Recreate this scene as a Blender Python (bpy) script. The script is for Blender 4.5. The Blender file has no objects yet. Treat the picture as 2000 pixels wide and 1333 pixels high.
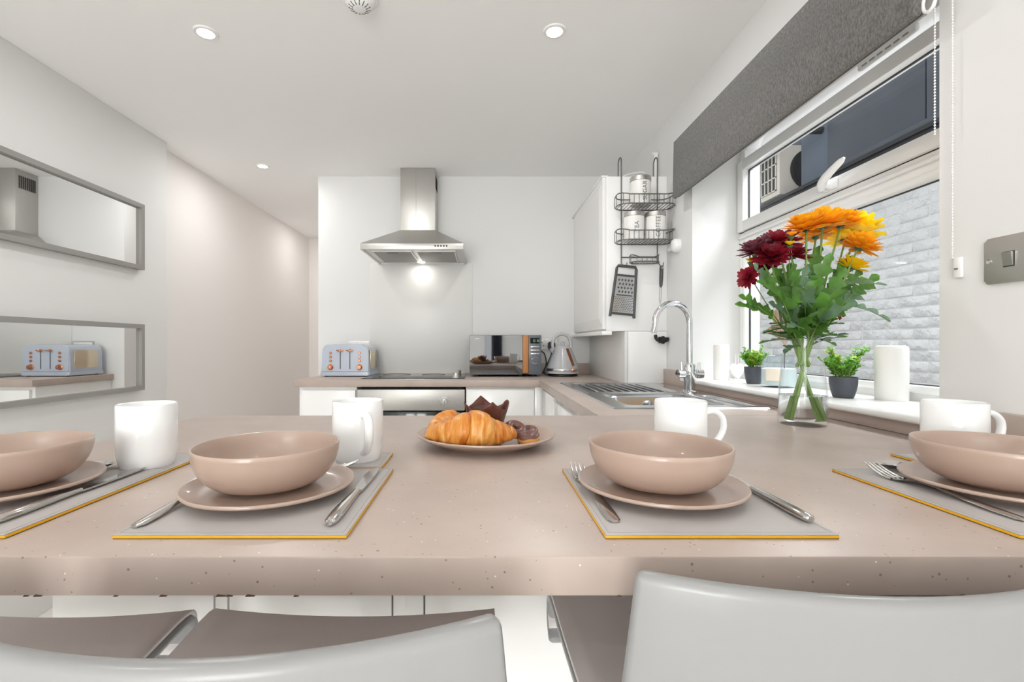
import bpy, bmesh, math, random
from mathutils import Vector, Matrix, Euler
random.seed(7)
R = math.radians
PI = math.pi
scene = bpy.context.scene
C = scene.collection

# ---------------------------------------------------------------- camera
F, CX, CY, CAMZ = 930.0, 940.0, 674.0, 1.11     # focal length and principal point in photo pixels, eye height in metres
cam_d = bpy.data.cameras.new('camera')
cam_d.sensor_width = 36.0
cam_d.lens = F / 2000 * 36.0
cam_d.shift_x = (1000 - CX) / 2000
cam_d.shift_y = (CY - 666.5) / 2000
cam_d.clip_start = 0.02
cam = bpy.data.objects.new('camera', cam_d)
cam.location = (0, 0, CAMZ)
cam.rotation_euler = (R(90), 0, 0)
C.objects.link(cam)
scene.camera = cam

def px(x, d):            # photo column -> metres at distance d
    return (x - CX) * d / F
def pz(y, d):            # photo row -> height at distance d
    return CAMZ - (y - CY) * d / F

# ---------------------------------------------------------------- world, daylight, exposure
scene.view_settings.view_transform = 'Standard'
scene.view_settings.look = 'None'
scene.view_settings.exposure = 1.04
scene.view_settings.gamma = 1.0
scene.view_settings.use_curve_mapping = False
world = bpy.data.worlds.new('overcast_sky')
scene.world = world
world.use_nodes = True
bg = world.node_tree.nodes['Background']
bg.inputs['Color'].default_value = (0.95, 0.975, 1.0, 1)
bg.inputs['Strength'].default_value = 0.55

def area(name, loc, rot, sx, sy, power, col=(1, 1, 1)):
    l = bpy.data.lights.new(name, 'AREA')
    l.shape = 'RECTANGLE'; l.size = sx; l.size_y = sy; l.energy = power; l.color = col
    o = bpy.data.objects.new(name, l); C.objects.link(o)
    o.location = loc; o.rotation_euler = rot
    return o
# added fill light behind the camera, set just outside the unseen glazed doors
area('rear_fill_light', (-1.05, -3.75, 1.15), (R(90), 0, 0), 1.4, 2.0, 66, (1.0, 0.99, 0.985))
# daylight falling between the buildings on to the kitchen window
area('daylight_passage', (2.25, 1.6, 3.2), (0, R(62), 0), 1.0, 2.8, 80, (0.96, 0.98, 1.0))

scene.cycles.max_bounces = 12
scene.cycles.diffuse_bounces = 8
scene.cycles.transparent_max_bounces = 16
scene.cycles.adaptive_threshold = 0.03

# ---------------------------------------------------------------- materials
def lin(c):
    c = c / 255.0
    return c / 12.92 if c <= 0.04045 else ((c + 0.055) / 1.055) ** 2.4
def rgb(r, g, b):
    return (lin(r), lin(g), lin(b), 1)
MATS = {}
def mat(name, col, rough=0.5, metal=0.0, spec=None, trans=0.0, ior=None, bump=None, var=None, coat=0.0, emit=None, sheen=0.0):
    """procedural principled material; bump=(scale, strength), var=(scale, amount)"""
    m = bpy.data.materials.new(name); m.use_nodes = True
    nt = m.node_tree; b = nt.nodes['Principled BSDF']
    b.inputs['Base Color'].default_value = col
    b.inputs['Roughness'].default_value = rough
    b.inputs['Metallic'].default_value = metal
    if spec is not None: b.inputs['Specular IOR Level'].default_value = spec
    if trans: b.inputs['Transmission Weight'].default_value = trans
    if ior: b.inputs['IOR'].default_value = ior
    if coat: b.inputs['Coat Weight'].default_value = coat; b.inputs['Coat Roughness'].default_value = 0.08
    if sheen: b.inputs['Sheen Weight'].default_value = sheen
    if emit: b.inputs['Emission Color'].default_value = emit[0]; b.inputs['Emission Strength'].default_value = emit[1]
    if bump or var:
        tc = nt.nodes.new('ShaderNodeTexCoord')
    if var:
        n = nt.nodes.new('ShaderNodeTexNoise'); n.inputs['Scale'].default_value = var[0]; n.inputs['Detail'].default_value = 4
        nt.links.new(tc.outputs['Object'], n.inputs['Vector'])
        mr = nt.nodes.new('ShaderNodeMapRange')
        mr.inputs['To Min'].default_value = 1 - var[1]; mr.inputs['To Max'].default_value = 1 + var[1]
        mr.inputs['From Min'].default_value = 0.3; mr.inputs['From Max'].default_value = 0.7
        nt.links.new(n.outputs['Fac'], mr.inputs['Value'])
        hs = nt.nodes.new('ShaderNodeHueSaturation'); hs.inputs['Color'].default_value = col
        nt.links.new(mr.outputs['Result'], hs.inputs['Value'])
        nt.links.new(hs.outputs['Color'], b.inputs['Base Color'])
    if bump:
        n2 = nt.nodes.new('ShaderNodeTexNoise'); n2.inputs['Scale'].default_value = bump[0]; n2.inputs['Detail'].default_value = 6
        nt.links.new(tc.outputs['Object'], n2.inputs['Vector'])
        bp = nt.nodes.new('ShaderNodeBump'); bp.inputs['Strength'].default_value = bump[1]; bp.inputs['Distance'].default_value = 0.002
        nt.links.new(n2.outputs['Fac'], bp.inputs['Height']); nt.links.new(bp.outputs['Normal'], b.inputs['Normal'])
    MATS[name] = m
    return m

def thin_glass(name, tint=(1, 1, 1, 1), refl=1.0):
    """clear pane or vessel wall: transparent, with a Schlick-style sheen that is the same from both sides"""
    m = bpy.data.materials.new(name); m.use_nodes = True
    nt = m.node_tree; nt.nodes.clear()
    out = nt.nodes.new('ShaderNodeOutputMaterial'); mix = nt.nodes.new('ShaderNodeMixShader')
    tr = nt.nodes.new('ShaderNodeBsdfTransparent'); tr.inputs['Color'].default_value = tint
    gl = nt.nodes.new('ShaderNodeBsdfGlossy'); gl.inputs['Roughness'].default_value = 0.02
    lw = nt.nodes.new('ShaderNodeLayerWeight'); lw.inputs['Blend'].default_value = 0.5
    pw = nt.nodes.new('ShaderNodeMath'); pw.operation = 'POWER'; pw.inputs[1].default_value = 4.0
    mu = nt.nodes.new('ShaderNodeMath'); mu.operation = 'MULTIPLY_ADD'; mu.inputs[1].default_value = 0.75 * refl; mu.inputs[2].default_value = 0.02 * refl
    nt.links.new(lw.outputs['Facing'], pw.inputs[0]); nt.links.new(pw.outputs[0], mu.inputs[0]); nt.links.new(mu.outputs[0], mix.inputs[0])
    nt.links.new(tr.outputs[0], mix.inputs[1]); nt.links.new(gl.outputs[0], mix.inputs[2])
    nt.links.new(mix.outputs[0], out.inputs[0])
    MATS[name] = m
    return m

def ramp_on(m, kind, scale, stops, stretch=(1, 1, 1), detail=3, distort=0.0):
    """drive base colour by a procedural noise/wave/voronoi through a colour ramp"""
    nt = m.node_tree; b = nt.nodes['Principled BSDF']
    tc = nt.nodes.new('ShaderNodeTexCoord'); mp = nt.nodes.new('ShaderNodeMapping')
    mp.inputs['Scale'].default_value = stretch
    nt.links.new(tc.outputs['Object'], mp.inputs['Vector'])
    if kind == 'noise':
        t = nt.nodes.new('ShaderNodeTexNoise'); t.inputs['Detail'].default_value = detail; t.inputs['Distortion'].default_value = distort; o = t.outputs['Fac']
    elif kind == 'wave':
        t = nt.nodes.new('ShaderNodeTexWave'); t.inputs['Distortion'].default_value = distort; t.inputs['Detail'].default_value = detail; o = t.outputs['Fac']
    else:
        t = nt.nodes.new('ShaderNodeTexVoronoi'); o = t.outputs['Distance']
    t.inputs['Scale'].default_value = scale
    nt.links.new(mp.outputs[0], t.inputs['Vector'])
    cr = nt.nodes.new('ShaderNodeValToRGB')
    e = cr.color_ramp.elements
    while len(e) > 2: e.remove(e[-1])
    e[0].position, e[0].color = stops[0]
    e[1].position, e[1].color = stops[-1]
    for p, c in stops[1:-1]:
        n = e.new(p); n.color = c
    nt.links.new(o, cr.inputs[0])
    nt.links.new(cr.outputs[0], b.inputs['Base Color'])
    return cr

M_wall = mat('wall_paint', rgb(230, 230, 229), 0.75, bump=(140, 0.05))
M_wall2 = mat('blush_wall_paint', rgb(236, 232, 229), 0.75, bump=(140, 0.05))
M_ceil = mat('ceiling_paint', rgb(246, 246, 245), 0.85)
M_floor = mat('floor_vinyl', rgb(224, 220, 214), 0.4, var=(4, 0.08))
M_gloss = mat('white_gloss_laminate', rgb(243, 243, 242), 0.18, coat=0.2)
M_satin = mat('white_satin_board', rgb(241, 241, 240), 0.38)
M_upvc = mat('white_upvc', rgb(240, 240, 239), 0.22)
M_seal = mat('dark_rubber_gasket', rgb(60, 62, 64), 0.6)
M_black = mat('black_plastic', rgb(28, 28, 29), 0.4)
M_hole = mat('dark_opening', rgb(20, 20, 20), 0.8)
M_steel = mat('brushed_steel', rgb(196, 194, 190), 0.40, 1.0)
M_sink = mat('sink_steel', rgb(196, 198, 200), 0.20, 1.0)
M_chrome = mat('chrome', rgb(225, 226, 228), 0.05, 1.0)
M_cutlery = mat('polished_steel', rgb(205, 203, 200), 0.14, 1.0)
M_copper = mat('rose_copper', rgb(205, 140, 105), 0.18, 1.0)
M_mirror = mat('mirror_silver', rgb(232, 233, 232), 0.02, 1.0)
M_frame = mat('grey_mirror_frame', rgb(148, 146, 142), 0.5)
M_stone = mat('taupe_stoneware', rgb(180, 157, 143), 0.30, coat=0.3, var=(6, 0.02))
M_white_cer = mat('white_porcelain', rgb(247, 248, 249), 0.10, coat=0.4)
M_wax = mat('white_wax', rgb(244, 243, 240), 0.55)
M_mat_top = mat('grey_leatherette', rgb(176, 170, 168), 0.45, bump=(900, 0.15))
M_mat_edge = mat('mustard_edge', rgb(232, 172, 14), 0.45)
M_glass = thin_glass('window_glass', (0.97, 0.98, 0.98, 1), 0.55)
M_vase = thin_glass('clear_vase_glass', (0.985, 0.99, 0.99, 1), 1.0)
M_jar = thin_glass('jar_glass', (0.93, 0.96, 0.97, 1), 1.0)
M_splash = mat('white_glass_splashback', rgb(226, 226, 223), 0.32, spec=0.3)
M_hob = mat('black_ceramic_glass', rgb(38, 38, 38), 0.06)
M_water = mat('water', (0.96, 0.98, 0.98, 1), 0.0, trans=1.0, ior=1.30)
M_seat = mat('grey_seat_fabric', rgb(236, 230, 229), 0.8, bump=(500, 0.1))
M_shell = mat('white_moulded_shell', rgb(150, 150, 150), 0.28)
M_bluegrey = mat('pale_blue_enamel', rgb(188, 197, 212), 0.2, coat=0.4)
M_kettle = mat('pale_grey_enamel', rgb(188, 190, 194), 0.2, coat=0.4)
M_mw = mat('slate_grey_enamel', rgb(104, 110, 118), 0.3)
M_mwdoor = mat('tinted_mirror_glass', rgb(150, 150, 152), 0.03, 1.0)
M_wire = mat('grey_wire', rgb(120, 118, 115), 0.35, 0.8)
M_canister = mat('white_canister', rgb(235, 234, 231), 0.35)
M_pot = mat('charcoal_pot', rgb(72, 76, 84), 0.5)
M_stem = mat('flower_stem', rgb(120, 150, 75), 0.5, var=(20, 0.2))
M_leaf = mat('chrysanthemum_leaf', rgb(88, 134, 54), 0.45, var=(25, 0.35))
M_leaf2 = mat('grey_green_leaf', rgb(112, 144, 112), 0.5, var=(25, 0.25))
M_fol = mat('bright_foliage', rgb(120, 178, 72), 0.5, var=(60, 0.35))
M_fol2 = mat('yellow_foliage', rgb(176, 206, 66), 0.5, var=(60, 0.25))
M_orange = mat('orange_petal', rgb(248, 178, 30), 0.55, var=(30, 0.15))
M_yellow = mat('yellow_petal', rgb(253, 222, 24), 0.55, var=(30, 0.12))
M_red = mat('burgundy_petal', rgb(140, 22, 42), 0.55, var=(30, 0.25))
M_purple = mat('dusky_plum_petal', rgb(122, 62, 74), 0.55, var=(30, 0.2))
M_soil = mat('soil', rgb(60, 45, 35), 0.9)
M_paper = mat('brown_baking_paper', rgb(92, 48, 36), 0.5, var=(30, 0.15))
M_muffin = mat('chocolate_muffin', rgb(70, 38, 26), 0.8, bump=(80, 0.6))
M_choc = mat('chocolate_icing', rgb(104, 66, 56), 0.3, coat=0.2, bump=(60, 0.3))
M_dough = mat('doughnut_crumb', rgb(226, 164, 84), 0.6, var=(40, 0.12))
M_dried = mat('dried_beige_leaf', rgb(202, 176, 150), 0.7, var=(50, 0.15))
M_clad = mat('blue_grey_cladding', rgb(72, 76, 85), 0.5, var=(2.5, 0.12))
M_clad2 = mat('pale_blue_grey_sheet', rgb(92, 102, 115), 0.5, var=(3, 0.1))
M_beam = mat('charcoal_beam', rgb(38, 38, 41), 0.6, var=(6, 0.15))
M_ac = mat('cream_casing', rgb(226, 218, 206), 0.5)
M_acdark = mat('fan_guard_dark', rgb(48, 48, 50), 0.6)
M_concrete = mat('passage_concrete', rgb(160, 158, 155), 0.9, var=(3, 0.1))
M_ink = mat('printed_ink', rgb(60, 58, 58), 0.6)
M_chip = mat('chipboard_core', rgb(96, 72, 56), 0.9)
M_lamp = mat('lamp_lens', (1, 1, 1, 1), 0.4, emit=((1.0, 0.97, 0.92, 1), 9.0))
M_led = mat('green_display_digit', rgb(60, 110, 70), 0.4, emit=((0.3, 0.8, 0.4, 1), 0.5))
M_cord = mat('white_cord', rgb(230, 229, 226), 0.5)
M_darksteel = mat('dark_grey_handle', rgb(74, 74, 74), 0.4)

def translucent(m, fac):
    """thin plant tissue lets part of the light through"""
    nt = m.node_tree; b = nt.nodes['Principled BSDF']; out = nt.nodes['Material Output']
    t = nt.nodes.new('ShaderNodeBsdfTranslucent'); mx = nt.nodes.new('ShaderNodeMixShader'); mx.inputs[0].default_value = fac
    src = b.inputs['Base Color']
    if src.is_linked: nt.links.new(src.links[0].from_socket, t.inputs['Color'])
    else: t.inputs['Color'].default_value = src.default_value
    nt.links.new(b.outputs[0], mx.inputs[1]); nt.links.new(t.outputs[0], mx.inputs[2]); nt.links.new(mx.outputs[0], out.inputs['Surface'])
for m_ in (M_orange, M_yellow, M_red, M_purple): translucent(m_, 0.40)
for m_ in (M_leaf, M_leaf2, M_fol, M_fol2, M_dried): translucent(m_, 0.30)

# speckled laminate worktop
M_top = mat('speckled_stone_laminate', rgb(205, 184, 170), 0.36)
def _speckle(m):
    nt = m.node_tree; b = nt.nodes['Principled BSDF']
    tc = nt.nodes.new('ShaderNodeTexCoord')
    base = nt.nodes.new('ShaderNodeTexNoise'); base.inputs['Scale'].default_value = 9; base.inputs['Detail'].default_value = 8
    nt.links.new(tc.outputs['Object'], base.inputs['Vector'])
    cr = nt.nodes.new('ShaderNodeValToRGB')
    cr.color_ramp.elements[0].position = 0.35; cr.color_ramp.elements[0].color = rgb(178, 162, 153)
    cr.color_ramp.elements[1].position = 0.65; cr.color_ramp.elements[1].color = rgb(188, 172, 162)
    nt.links.new(base.outputs['Fac'], cr.inputs[0])
    last = cr.outputs[0]
    for sc, size, thr, col, seed in ((150, 0.17, 0.90, rgb(146, 126, 114), 0.0), (90, 0.13, 0.90, rgb(140, 119, 106), 11.3), (210, 0.16, 0.90, rgb(160, 142, 131), 23.7), (150, 0.14, 0.94, rgb(226, 216, 210), 5.1)):
        mp = nt.nodes.new('ShaderNodeMapping'); mp.inputs['Location'].default_value = (seed, seed * 1.7, seed * 0.4)
        nt.links.new(tc.outputs['Object'], mp.inputs['Vector'])
        v = nt.nodes.new('ShaderNodeTexVoronoi'); v.inputs['Scale'].default_value = sc
        nt.links.new(mp.outputs[0], v.inputs['Vector'])
        lt = nt.nodes.new('ShaderNodeMath'); lt.operation = 'LESS_THAN'; lt.inputs[1].default_value = size
        nt.links.new(v.outputs['Distance'], lt.inputs[0])
        sep = nt.nodes.new('ShaderNodeSeparateColor'); nt.links.new(v.outputs['Color'], sep.inputs[0])
        gt = nt.nodes.new('ShaderNodeMath'); gt.operation = 'GREATER_THAN'; gt.inputs[1].default_value = thr
        nt.links.new(sep.outputs[0], gt.inputs[0])
        mu = nt.nodes.new('ShaderNodeMath'); mu.operation = 'MULTIPLY'
        nt.links.new(lt.outputs[0], mu.inputs[0]); nt.links.new(gt.outputs[0], mu.inputs[1])
        mx = nt.nodes.new('ShaderNodeMix'); mx.data_type = 'RGBA'
        nt.links.new(mu.outputs[0], mx.inputs['Factor']); nt.links.new(last, mx.inputs['A']); mx.inputs['B'].default_value = col
        last = mx.outputs['Result']
    nt.links.new(last, b.inputs['Base Color'])
_speckle(M_top)

M_wood = mat('oak_strip', rgb(196, 132, 76), 0.45)
ramp_on(M_wood, 'wave', 14, [(0.2, rgb(176, 112, 58)), (0.8, rgb(206, 146, 88))], (6, 6, 0.6), 3, 4.0)
M_felt = mat('grey_felt', rgb(120, 119, 116), 0.95, bump=(350, 0.3), sheen=0.2)
ramp_on(M_felt, 'noise', 260, [(0.32, rgb(80, 79, 77)), (0.68, rgb(120, 119, 116))], (1, 1, 0.45), 6)
M_crust = mat('baked_crust', rgb(220, 150, 70), 0.38, bump=(90, 0.35))
ramp_on(M_crust, 'noise', 40, [(0.30, rgb(176, 92, 24)), (0.44, rgb(206, 128, 44)), (0.58, rgb(222, 156, 76)), (0.70, rgb(236, 198, 138))], (2.2, 0.5, 0.5), 7, 0.8)
M_brick = mat('white_painted_brick', rgb(226, 226, 226), 0.85, bump=(16, 1.0))
for n in M_brick.node_tree.nodes:
    if n.type == 'BUMP': n.inputs['Distance'].default_value = 0.035
M_mortar = mat('painted_mortar', rgb(220, 220, 220), 0.9, bump=(40, 0.8))
M_jarwax = mat('pale_candle_wax', rgb(232, 236, 234), 0.5)
M_jarlabel = mat('cream_paper_label', rgb(236, 226, 210), 0.7)

# ---------------------------------------------------------------- mesh helpers
ORIG = {}
def link(o, parent=None):
    C.objects.link(o)
    if parent is not None:
        o.parent = parent
        ORIG[o] = ORIG.get(parent, Vector((0, 0, 0)))
    return o
def tag(o, label=None, cat=None, group=None, kind=None):
    if label: o['label'] = label
    if cat: o['category'] = cat
    if group: o['group'] = group
    if kind: o['kind'] = kind
    return o
def thing(name, label, cat, loc=(0, 0, 0), rotz=0.0, group=None):
    o = bpy.data.objects.new(name, None)
    o.empty_display_size = 0.05
    C.objects.link(o)
    o.location = loc; o.rotation_euler = (0, 0, rotz)
    ORIG[o] = Vector(loc)
    return tag(o, label, cat, group)
def finish(me, smooth):
    if smooth:
        for p in me.polygons: p.use_smooth = True
        me.set_sharp_from_angle(angle=R(smooth if smooth is not True else 40))
    me.update()
def from_bm(name, bm, m, parent=None, smooth=40, loc=None, w=False):
    """w=True: the coordinates are world ones, moved into the parent's frame"""
    if w and parent is not None:
        bmesh.ops.translate(bm, verts=bm.verts, vec=-ORIG[parent])
    bmesh.ops.recalc_face_normals(bm, faces=bm.faces)
    me = bpy.data.meshes.new(name); bm.to_mesh(me); bm.free()
    me.materials.append(m)
    finish(me, smooth)
    o = bpy.data.objects.new(name, me)
    link(o, parent)
    if loc is not None: o.location = loc
    return o
def add_box(bm, x0, x1, y0, y1, z0, z1, bev=0.0, seg=2):
    b2 = bmesh.new()
    bmesh.ops.create_cube(b2, size=1.0)
    for v in b2.verts:
        v.co = Vector((x0 if v.co.x < 0 else x1, y0 if v.co.y < 0 else y1, z0 if v.co.z < 0 else z1))
    if bev: bmesh.ops.bevel(b2, geom=list(b2.edges), offset=bev, segments=seg, affect='EDGES', profile=0.5)
    merge(bm, b2)
def merge(bm, b2, mtx=None):
    me = bpy.data.meshes.new('tmp')
    if mtx is not None: bmesh.ops.transform(b2, matrix=mtx, verts=b2.verts)
    b2.to_mesh(me); b2.free(); bm.from_mesh(me); bpy.data.meshes.remove(me)
def box(name, x0, x1, y0, y1, z0, z1, m, parent=None, bev=0.0, w=False, seg=2):
    bm = bmesh.new(); add_box(bm, x0, x1, y0, y1, z0, z1, bev, seg)
    return from_bm(name, bm, m, parent, 35 if bev else 0, None, w)
def add_lathe(bm, prof, seg=32, c=(0, 0, 0), squash=1.0):
    rings = []
    for r, z in prof:
        if r < 1e-6:
            rings.append([bm.verts.new((c[0], c[1], c[2] + z))])
        else:
            rings.append([bm.verts.new((c[0] + r * math.cos(2 * PI * i / seg), c[1] + r * squash * math.sin(2 * PI * i / seg), c[2] + z)) for i in range(seg)])
    for a, b in zip(rings[:-1], rings[1:]):
        for i in range(seg):
            j = (i + 1) % seg
            if len(a) == 1 and len(b) == 1: continue
            if len(a) == 1: bm.faces.new((a[0], b[i], b[j]))
            elif len(b) == 1: bm.faces.new((a[i], a[j], b[0]))
            else: bm.faces.new((a[i], a[j], b[j], b[i]))
def lathe(name, prof, m, parent=None, seg=32, c=(0, 0, 0), w=False, smooth=40):
    bm = bmesh.new(); add_lathe(bm, prof, seg, c)
    return from_bm(name, bm, m, parent, smooth, None, w)
def add_tube(bm, pts, r, seg=8, closed=False, cap=True):
    pts = [Vector(p) for p in pts]
    n = len(pts)
    rr = r if isinstance(r, (list, tuple)) else [r] * n
    rings = []; prev = None
    for i, p in enumerate(pts):
        a = pts[(i - 1) % n] if (closed or i > 0) else p
        b = pts[(i + 1) % n] if (closed or i < n - 1) else p
        t = (b - a)
        t = t.normalized() if t.length > 1e-9 else Vector((0, 0, 1))
        if prev is None:
            u = t.orthogonal().normalized()
        else:
            u = prev - t * prev.dot(t)
            u = u.normalized() if u.length > 1e-6 else t.orthogonal().normalized()
        prev = u; v = t.cross(u)
        rings.append([bm.verts.new(p + (u * math.cos(2 * PI * k / seg) + v * math.sin(2 * PI * k / seg)) * rr[i]) for k in range(seg)])
    m_ = n if closed else n - 1
    for i in range(m_):
        a, b = rings[i], rings[(i + 1) % n]
        if closed and i == n - 1:       # match the twist of the first ring
            off = min(range(seg), key=lambda s: (a[0].co - b[s].co).length)
        else: off = 0
        for k in range(seg):
            bm.faces.new((a[k], a[(k + 1) % seg], b[(k + 1 + off) % seg], b[(k + off) % seg]))
    if cap and not closed:
        bm.faces.new(rings[0][::-1]); bm.faces.new(rings[-1])
def tube(name, pts, r, m, parent=None, seg=8, closed=False, w=False):
    bm = bmesh.new(); add_tube(bm, pts, r, seg, closed)
    return from_bm(name, bm, m, parent, 50, None, w)
def add_prism(bm, poly, axis, a, b):
    """poly of 2-D points swept along axis from a to b; axis x: (y,z), y: (x,z), z: (x,y)"""
    def P(p, t):
        return (t, p[0], p[1]) if axis == 'x' else (p[0], t, p[1]) if axis == 'y' else (p[0], p[1], t)
    A = [bm.verts.new(P(p, a)) for p in poly]; B = [bm.verts.new(P(p, b)) for p in poly]
    n = len(poly)
    for i in range(n):
        bm.faces.new((A[i], A[(i + 1) % n], B[(i + 1) % n], B[i]))
    bm.faces.new(A[::-1]); bm.faces.new(B)
def prism(name, poly, axis, a, b, m, parent=None, w=False, bev=0.0, smooth=35):
    bm = bmesh.new(); add_prism(bm, poly, axis, a, b)
    if bev: bmesh.ops.bevel(bm, geom=list(bm.edges), offset=bev, segments=2, affect='EDGES', profile=0.5)
    return from_bm(name, bm, m, parent, smooth, None, w)
def rrect(x0, x1, y0, y1, r, n=5):
    pts = []
    for cx, cy, a0 in ((x1 - r, y1 - r, 0), (x0 + r, y1 - r, 90), (x0 + r, y0 + r, 180), (x1 - r, y0 + r, 270)):
        for k in range(n + 1):
            a = R(a0 + 90 * k / n); pts.append((cx + r * math.cos(a), cy + r * math.sin(a)))
    return pts
def add_grid(bm, fn, nu, nv):
    vs = [[bm.verts.new(fn(i / nu, j / nv)) for j in range(nv + 1)] for i in range(nu + 1)]
    for i in range(nu):
        for j in range(nv):
            bm.faces.new((vs[i][j], vs[i + 1][j], vs[i + 1][j + 1], vs[i][j + 1]))
def copy_tree(o, parent=None):
    c = o.copy(); C.objects.link(c); c.parent = parent
    ORIG[c] = Vector(c.location) if parent is None else ORIG[parent]
    for ch in o.children: copy_tree(ch, c)
    return c
def catmull(pts, n=8):
    pts = [Vector(p) for p in pts]; out = []
    P = [pts[0] * 2 - pts[1]] + pts + [pts[-1] * 2 - pts[-2]]
    for i in range(1, len(P) - 2):
        for k in range(n):
            t = k / n
            out.append(0.5 * ((2 * P[i]) + (P[i + 1] - P[i - 1]) * t + (2 * P[i - 1] - 5 * P[i] + 4 * P[i + 1] - P[i + 2]) * t * t + (3 * P[i] - P[i - 1] - 3 * P[i + 1] + P[i + 2]) * t ** 3))
    out.append(pts[-1])
    return out
def text_mesh(txt, size, extrude=0.0):
    cu = bpy.data.curves.new('txt', 'FONT'); cu.body = txt; cu.size = size; cu.align_x = 'CENTER'; cu.align_y = 'CENTER'; cu.resolution_u = 3
    o = bpy.data.objects.new('txt', cu); C.objects.link(o)
    dg = bpy.context.evaluated_depsgraph_get()
    me = bpy.data.meshes.new_from_object(o.evaluated_get(dg))
    bpy.data.objects.remove(o)
    return me

# ================================================================ the room
ZC, BW, LW, RW = 2.274, 3.29, -1.81, 0.965        # ceiling, back wall, left wall, right wall
WT, TH = 0.91, 0.038                               # worktop height and thickness
WY0, WY1, WZ0, WZ1 = 1.003, 2.178, 0.94, 2.03      # kitchen window opening
REAR = -3.6
def struct(o): o['kind'] = 'structure'; return o

struct(box('floor', -2.1, 1.3, REAR - 0.1, 5.4, -0.1, 0.0, M_floor))
struct(box('ceiling', -2.1, 1.3, REAR - 0.1, 5.4, ZC, ZC + 0.1, M_ceil))
struct(box('wall_back', -1.126, RW + 0.3, BW, BW + 0.1, 0, ZC, M_wall))
struct(box('wall_passage_right', -1.126, -1.026, BW + 0.1, 5.2, 0, ZC, M_wall2))
struct(box('wall_passage_end', -2.0, -1.0, 5.2, 5.3, 0, ZC, M_wall2))
struct(box('wall_passage_left', -1.98, -1.88, 2.74, 5.2, 0, ZC, M_wall2))
struct(box('wall_left', -1.98, LW, REAR, 2.74, 0, ZC, M_wall, bev=0.004))
bm = bmesh.new()
add_box(bm, RW, RW + 0.3, REAR, WY0, 0, ZC)
add_box(bm, RW, RW + 0.3, WY1, BW, 0, ZC)
add_box(bm, RW, RW + 0.3, WY0, WY1, 0, WZ0)
add_box(bm, RW, RW + 0.3, WY0, WY1, WZ1, ZC)
struct(from_bm('wall_right', bm, M_wall, smooth=0))
bm = bmesh.new()                                   # living-room end with openings for glazed doors and a narrow window
for a0, a1, c0, c1 in ((-1.98, -1.75, 0, ZC), (-1.75, -0.35, 2.15, ZC), (-0.35, 0.06, 0, ZC), (0.06, 0.20, 0, 0.5), (0.06, 0.20, 2.1, ZC), (0.20, RW + 0.3, 0, ZC)):
    add_box(bm, a0, a1, REAR - 0.1, REAR, c0, c1)
struct(from_bm('wall_rear', bm, M_wall, smooth=0))
d1 = thing('door_1', None, None, (-1.05, REAR - 0.05, 0)); struct(d1)
for x0, x1 in ((-1.75, -1.05), (-1.05, -0.35)):
    bm = bmesh.new()
    add_box(bm, x0, x0 + 0.08, REAR - 0.08, REAR - 0.02, 0, 2.15); add_box(bm, x1 - 0.08, x1, REAR - 0.08, REAR - 0.02, 0, 2.15)
    add_box(bm, x0 + 0.08, x1 - 0.08, REAR - 0.08, REAR - 0.02, 0, 0.12); add_box(bm, x0 + 0.08, x1 - 0.08, REAR - 0.08, REAR - 0.02, 2.07, 2.15)
    lf = from_bm('door_leaf', bm, M_upvc, d1, 0, None, True)
    box('pane', x0 + 0.08, x1 - 0.08, REAR - 0.055, REAR - 0.045, 0.12, 2.07, M_glass, lf, w=True)
w2 = thing('window_2', None, None, (0.13, REAR - 0.05, 0.5)); struct(w2)
bm = bmesh.new()
for a0, a1, c0, c1 in ((0.06, 0.075, 0.5, 2.1), (0.185, 0.20, 0.5, 2.1), (0.075, 0.185, 0.5, 0.53), (0.075, 0.185, 2.07, 2.1)): add_box(bm, a0, a1, REAR - 0.08, REAR - 0.02, c0, c1)
from_bm('frame', bm, M_upvc, w2, 0, None, True)
box('pane', 0.075, 0.185, REAR - 0.055, REAR - 0.045, 0.53, 2.07, M_glass, w2, w=True)
bm = bmesh.new()
prof = [(0.205 + 0.21 * k / 40, REAR + 0.035 + 0.018 * math.sin(k * 0.95)) for k in range(41)]
add_prism(bm, prof + [(x, y + 0.004) for x, y in prof[::-1]], 'z', 0.05, 2.15)
tag(from_bm('curtain', bm, mat('navy_curtain', rgb(40, 44, 56), 0.9), None, 60), 'dark navy curtain beside the narrow window, seen in the microwave door', 'curtain')

# ---- kitchen window
FX = 1.18
win = thing('window_1', None, None, (FX, (WY0 + WY1) / 2, WZ0)); struct(win)
def ring(x0, x1, y0, y1, z0, z1, wd, bev=0.004):
    bm = bmesh.new()
    add_box(bm, x0, x1, y0, y0 + wd, z0, z1, bev); add_box(bm, x0, x1, y1 - wd, y1, z0, z1, bev)
    add_box(bm, x0, x1, y0 + wd - bev, y1 - wd + bev, z0, z0 + wd, bev); add_box(bm, x0, x1, y0 + wd - bev, y1 - wd + bev, z1 - wd, z1, bev)
    return bm
fr = from_bm('frame', ring(FX, FX + 0.07, WY0, WY1, WZ0, WZ1, 0.045), M_upvc, win, 35, None, True)
tr = box('transom', FX - 0.004, FX + 0.07, WY0 + 0.04, WY1 - 0.04, 1.555, 1.622, M_upvc, win, 0.006, True)
bm = bmesh.new(); add_box(bm, FX - 0.016, FX - 0.003, WY0 + 0.04, WY1 - 0.025, 1.586, 1.598, 0.004)
from_bm('drip_bead', bm, M_upvc, tr, 35, None, True)
sash = from_bm('opening_sash', ring(FX - 0.018, FX + 0.033, WY0 + 0.03, WY1 - 0.012, 1.617, 1.936, 0.047, 0.006), M_upvc, win, 35, None, True)
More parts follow.
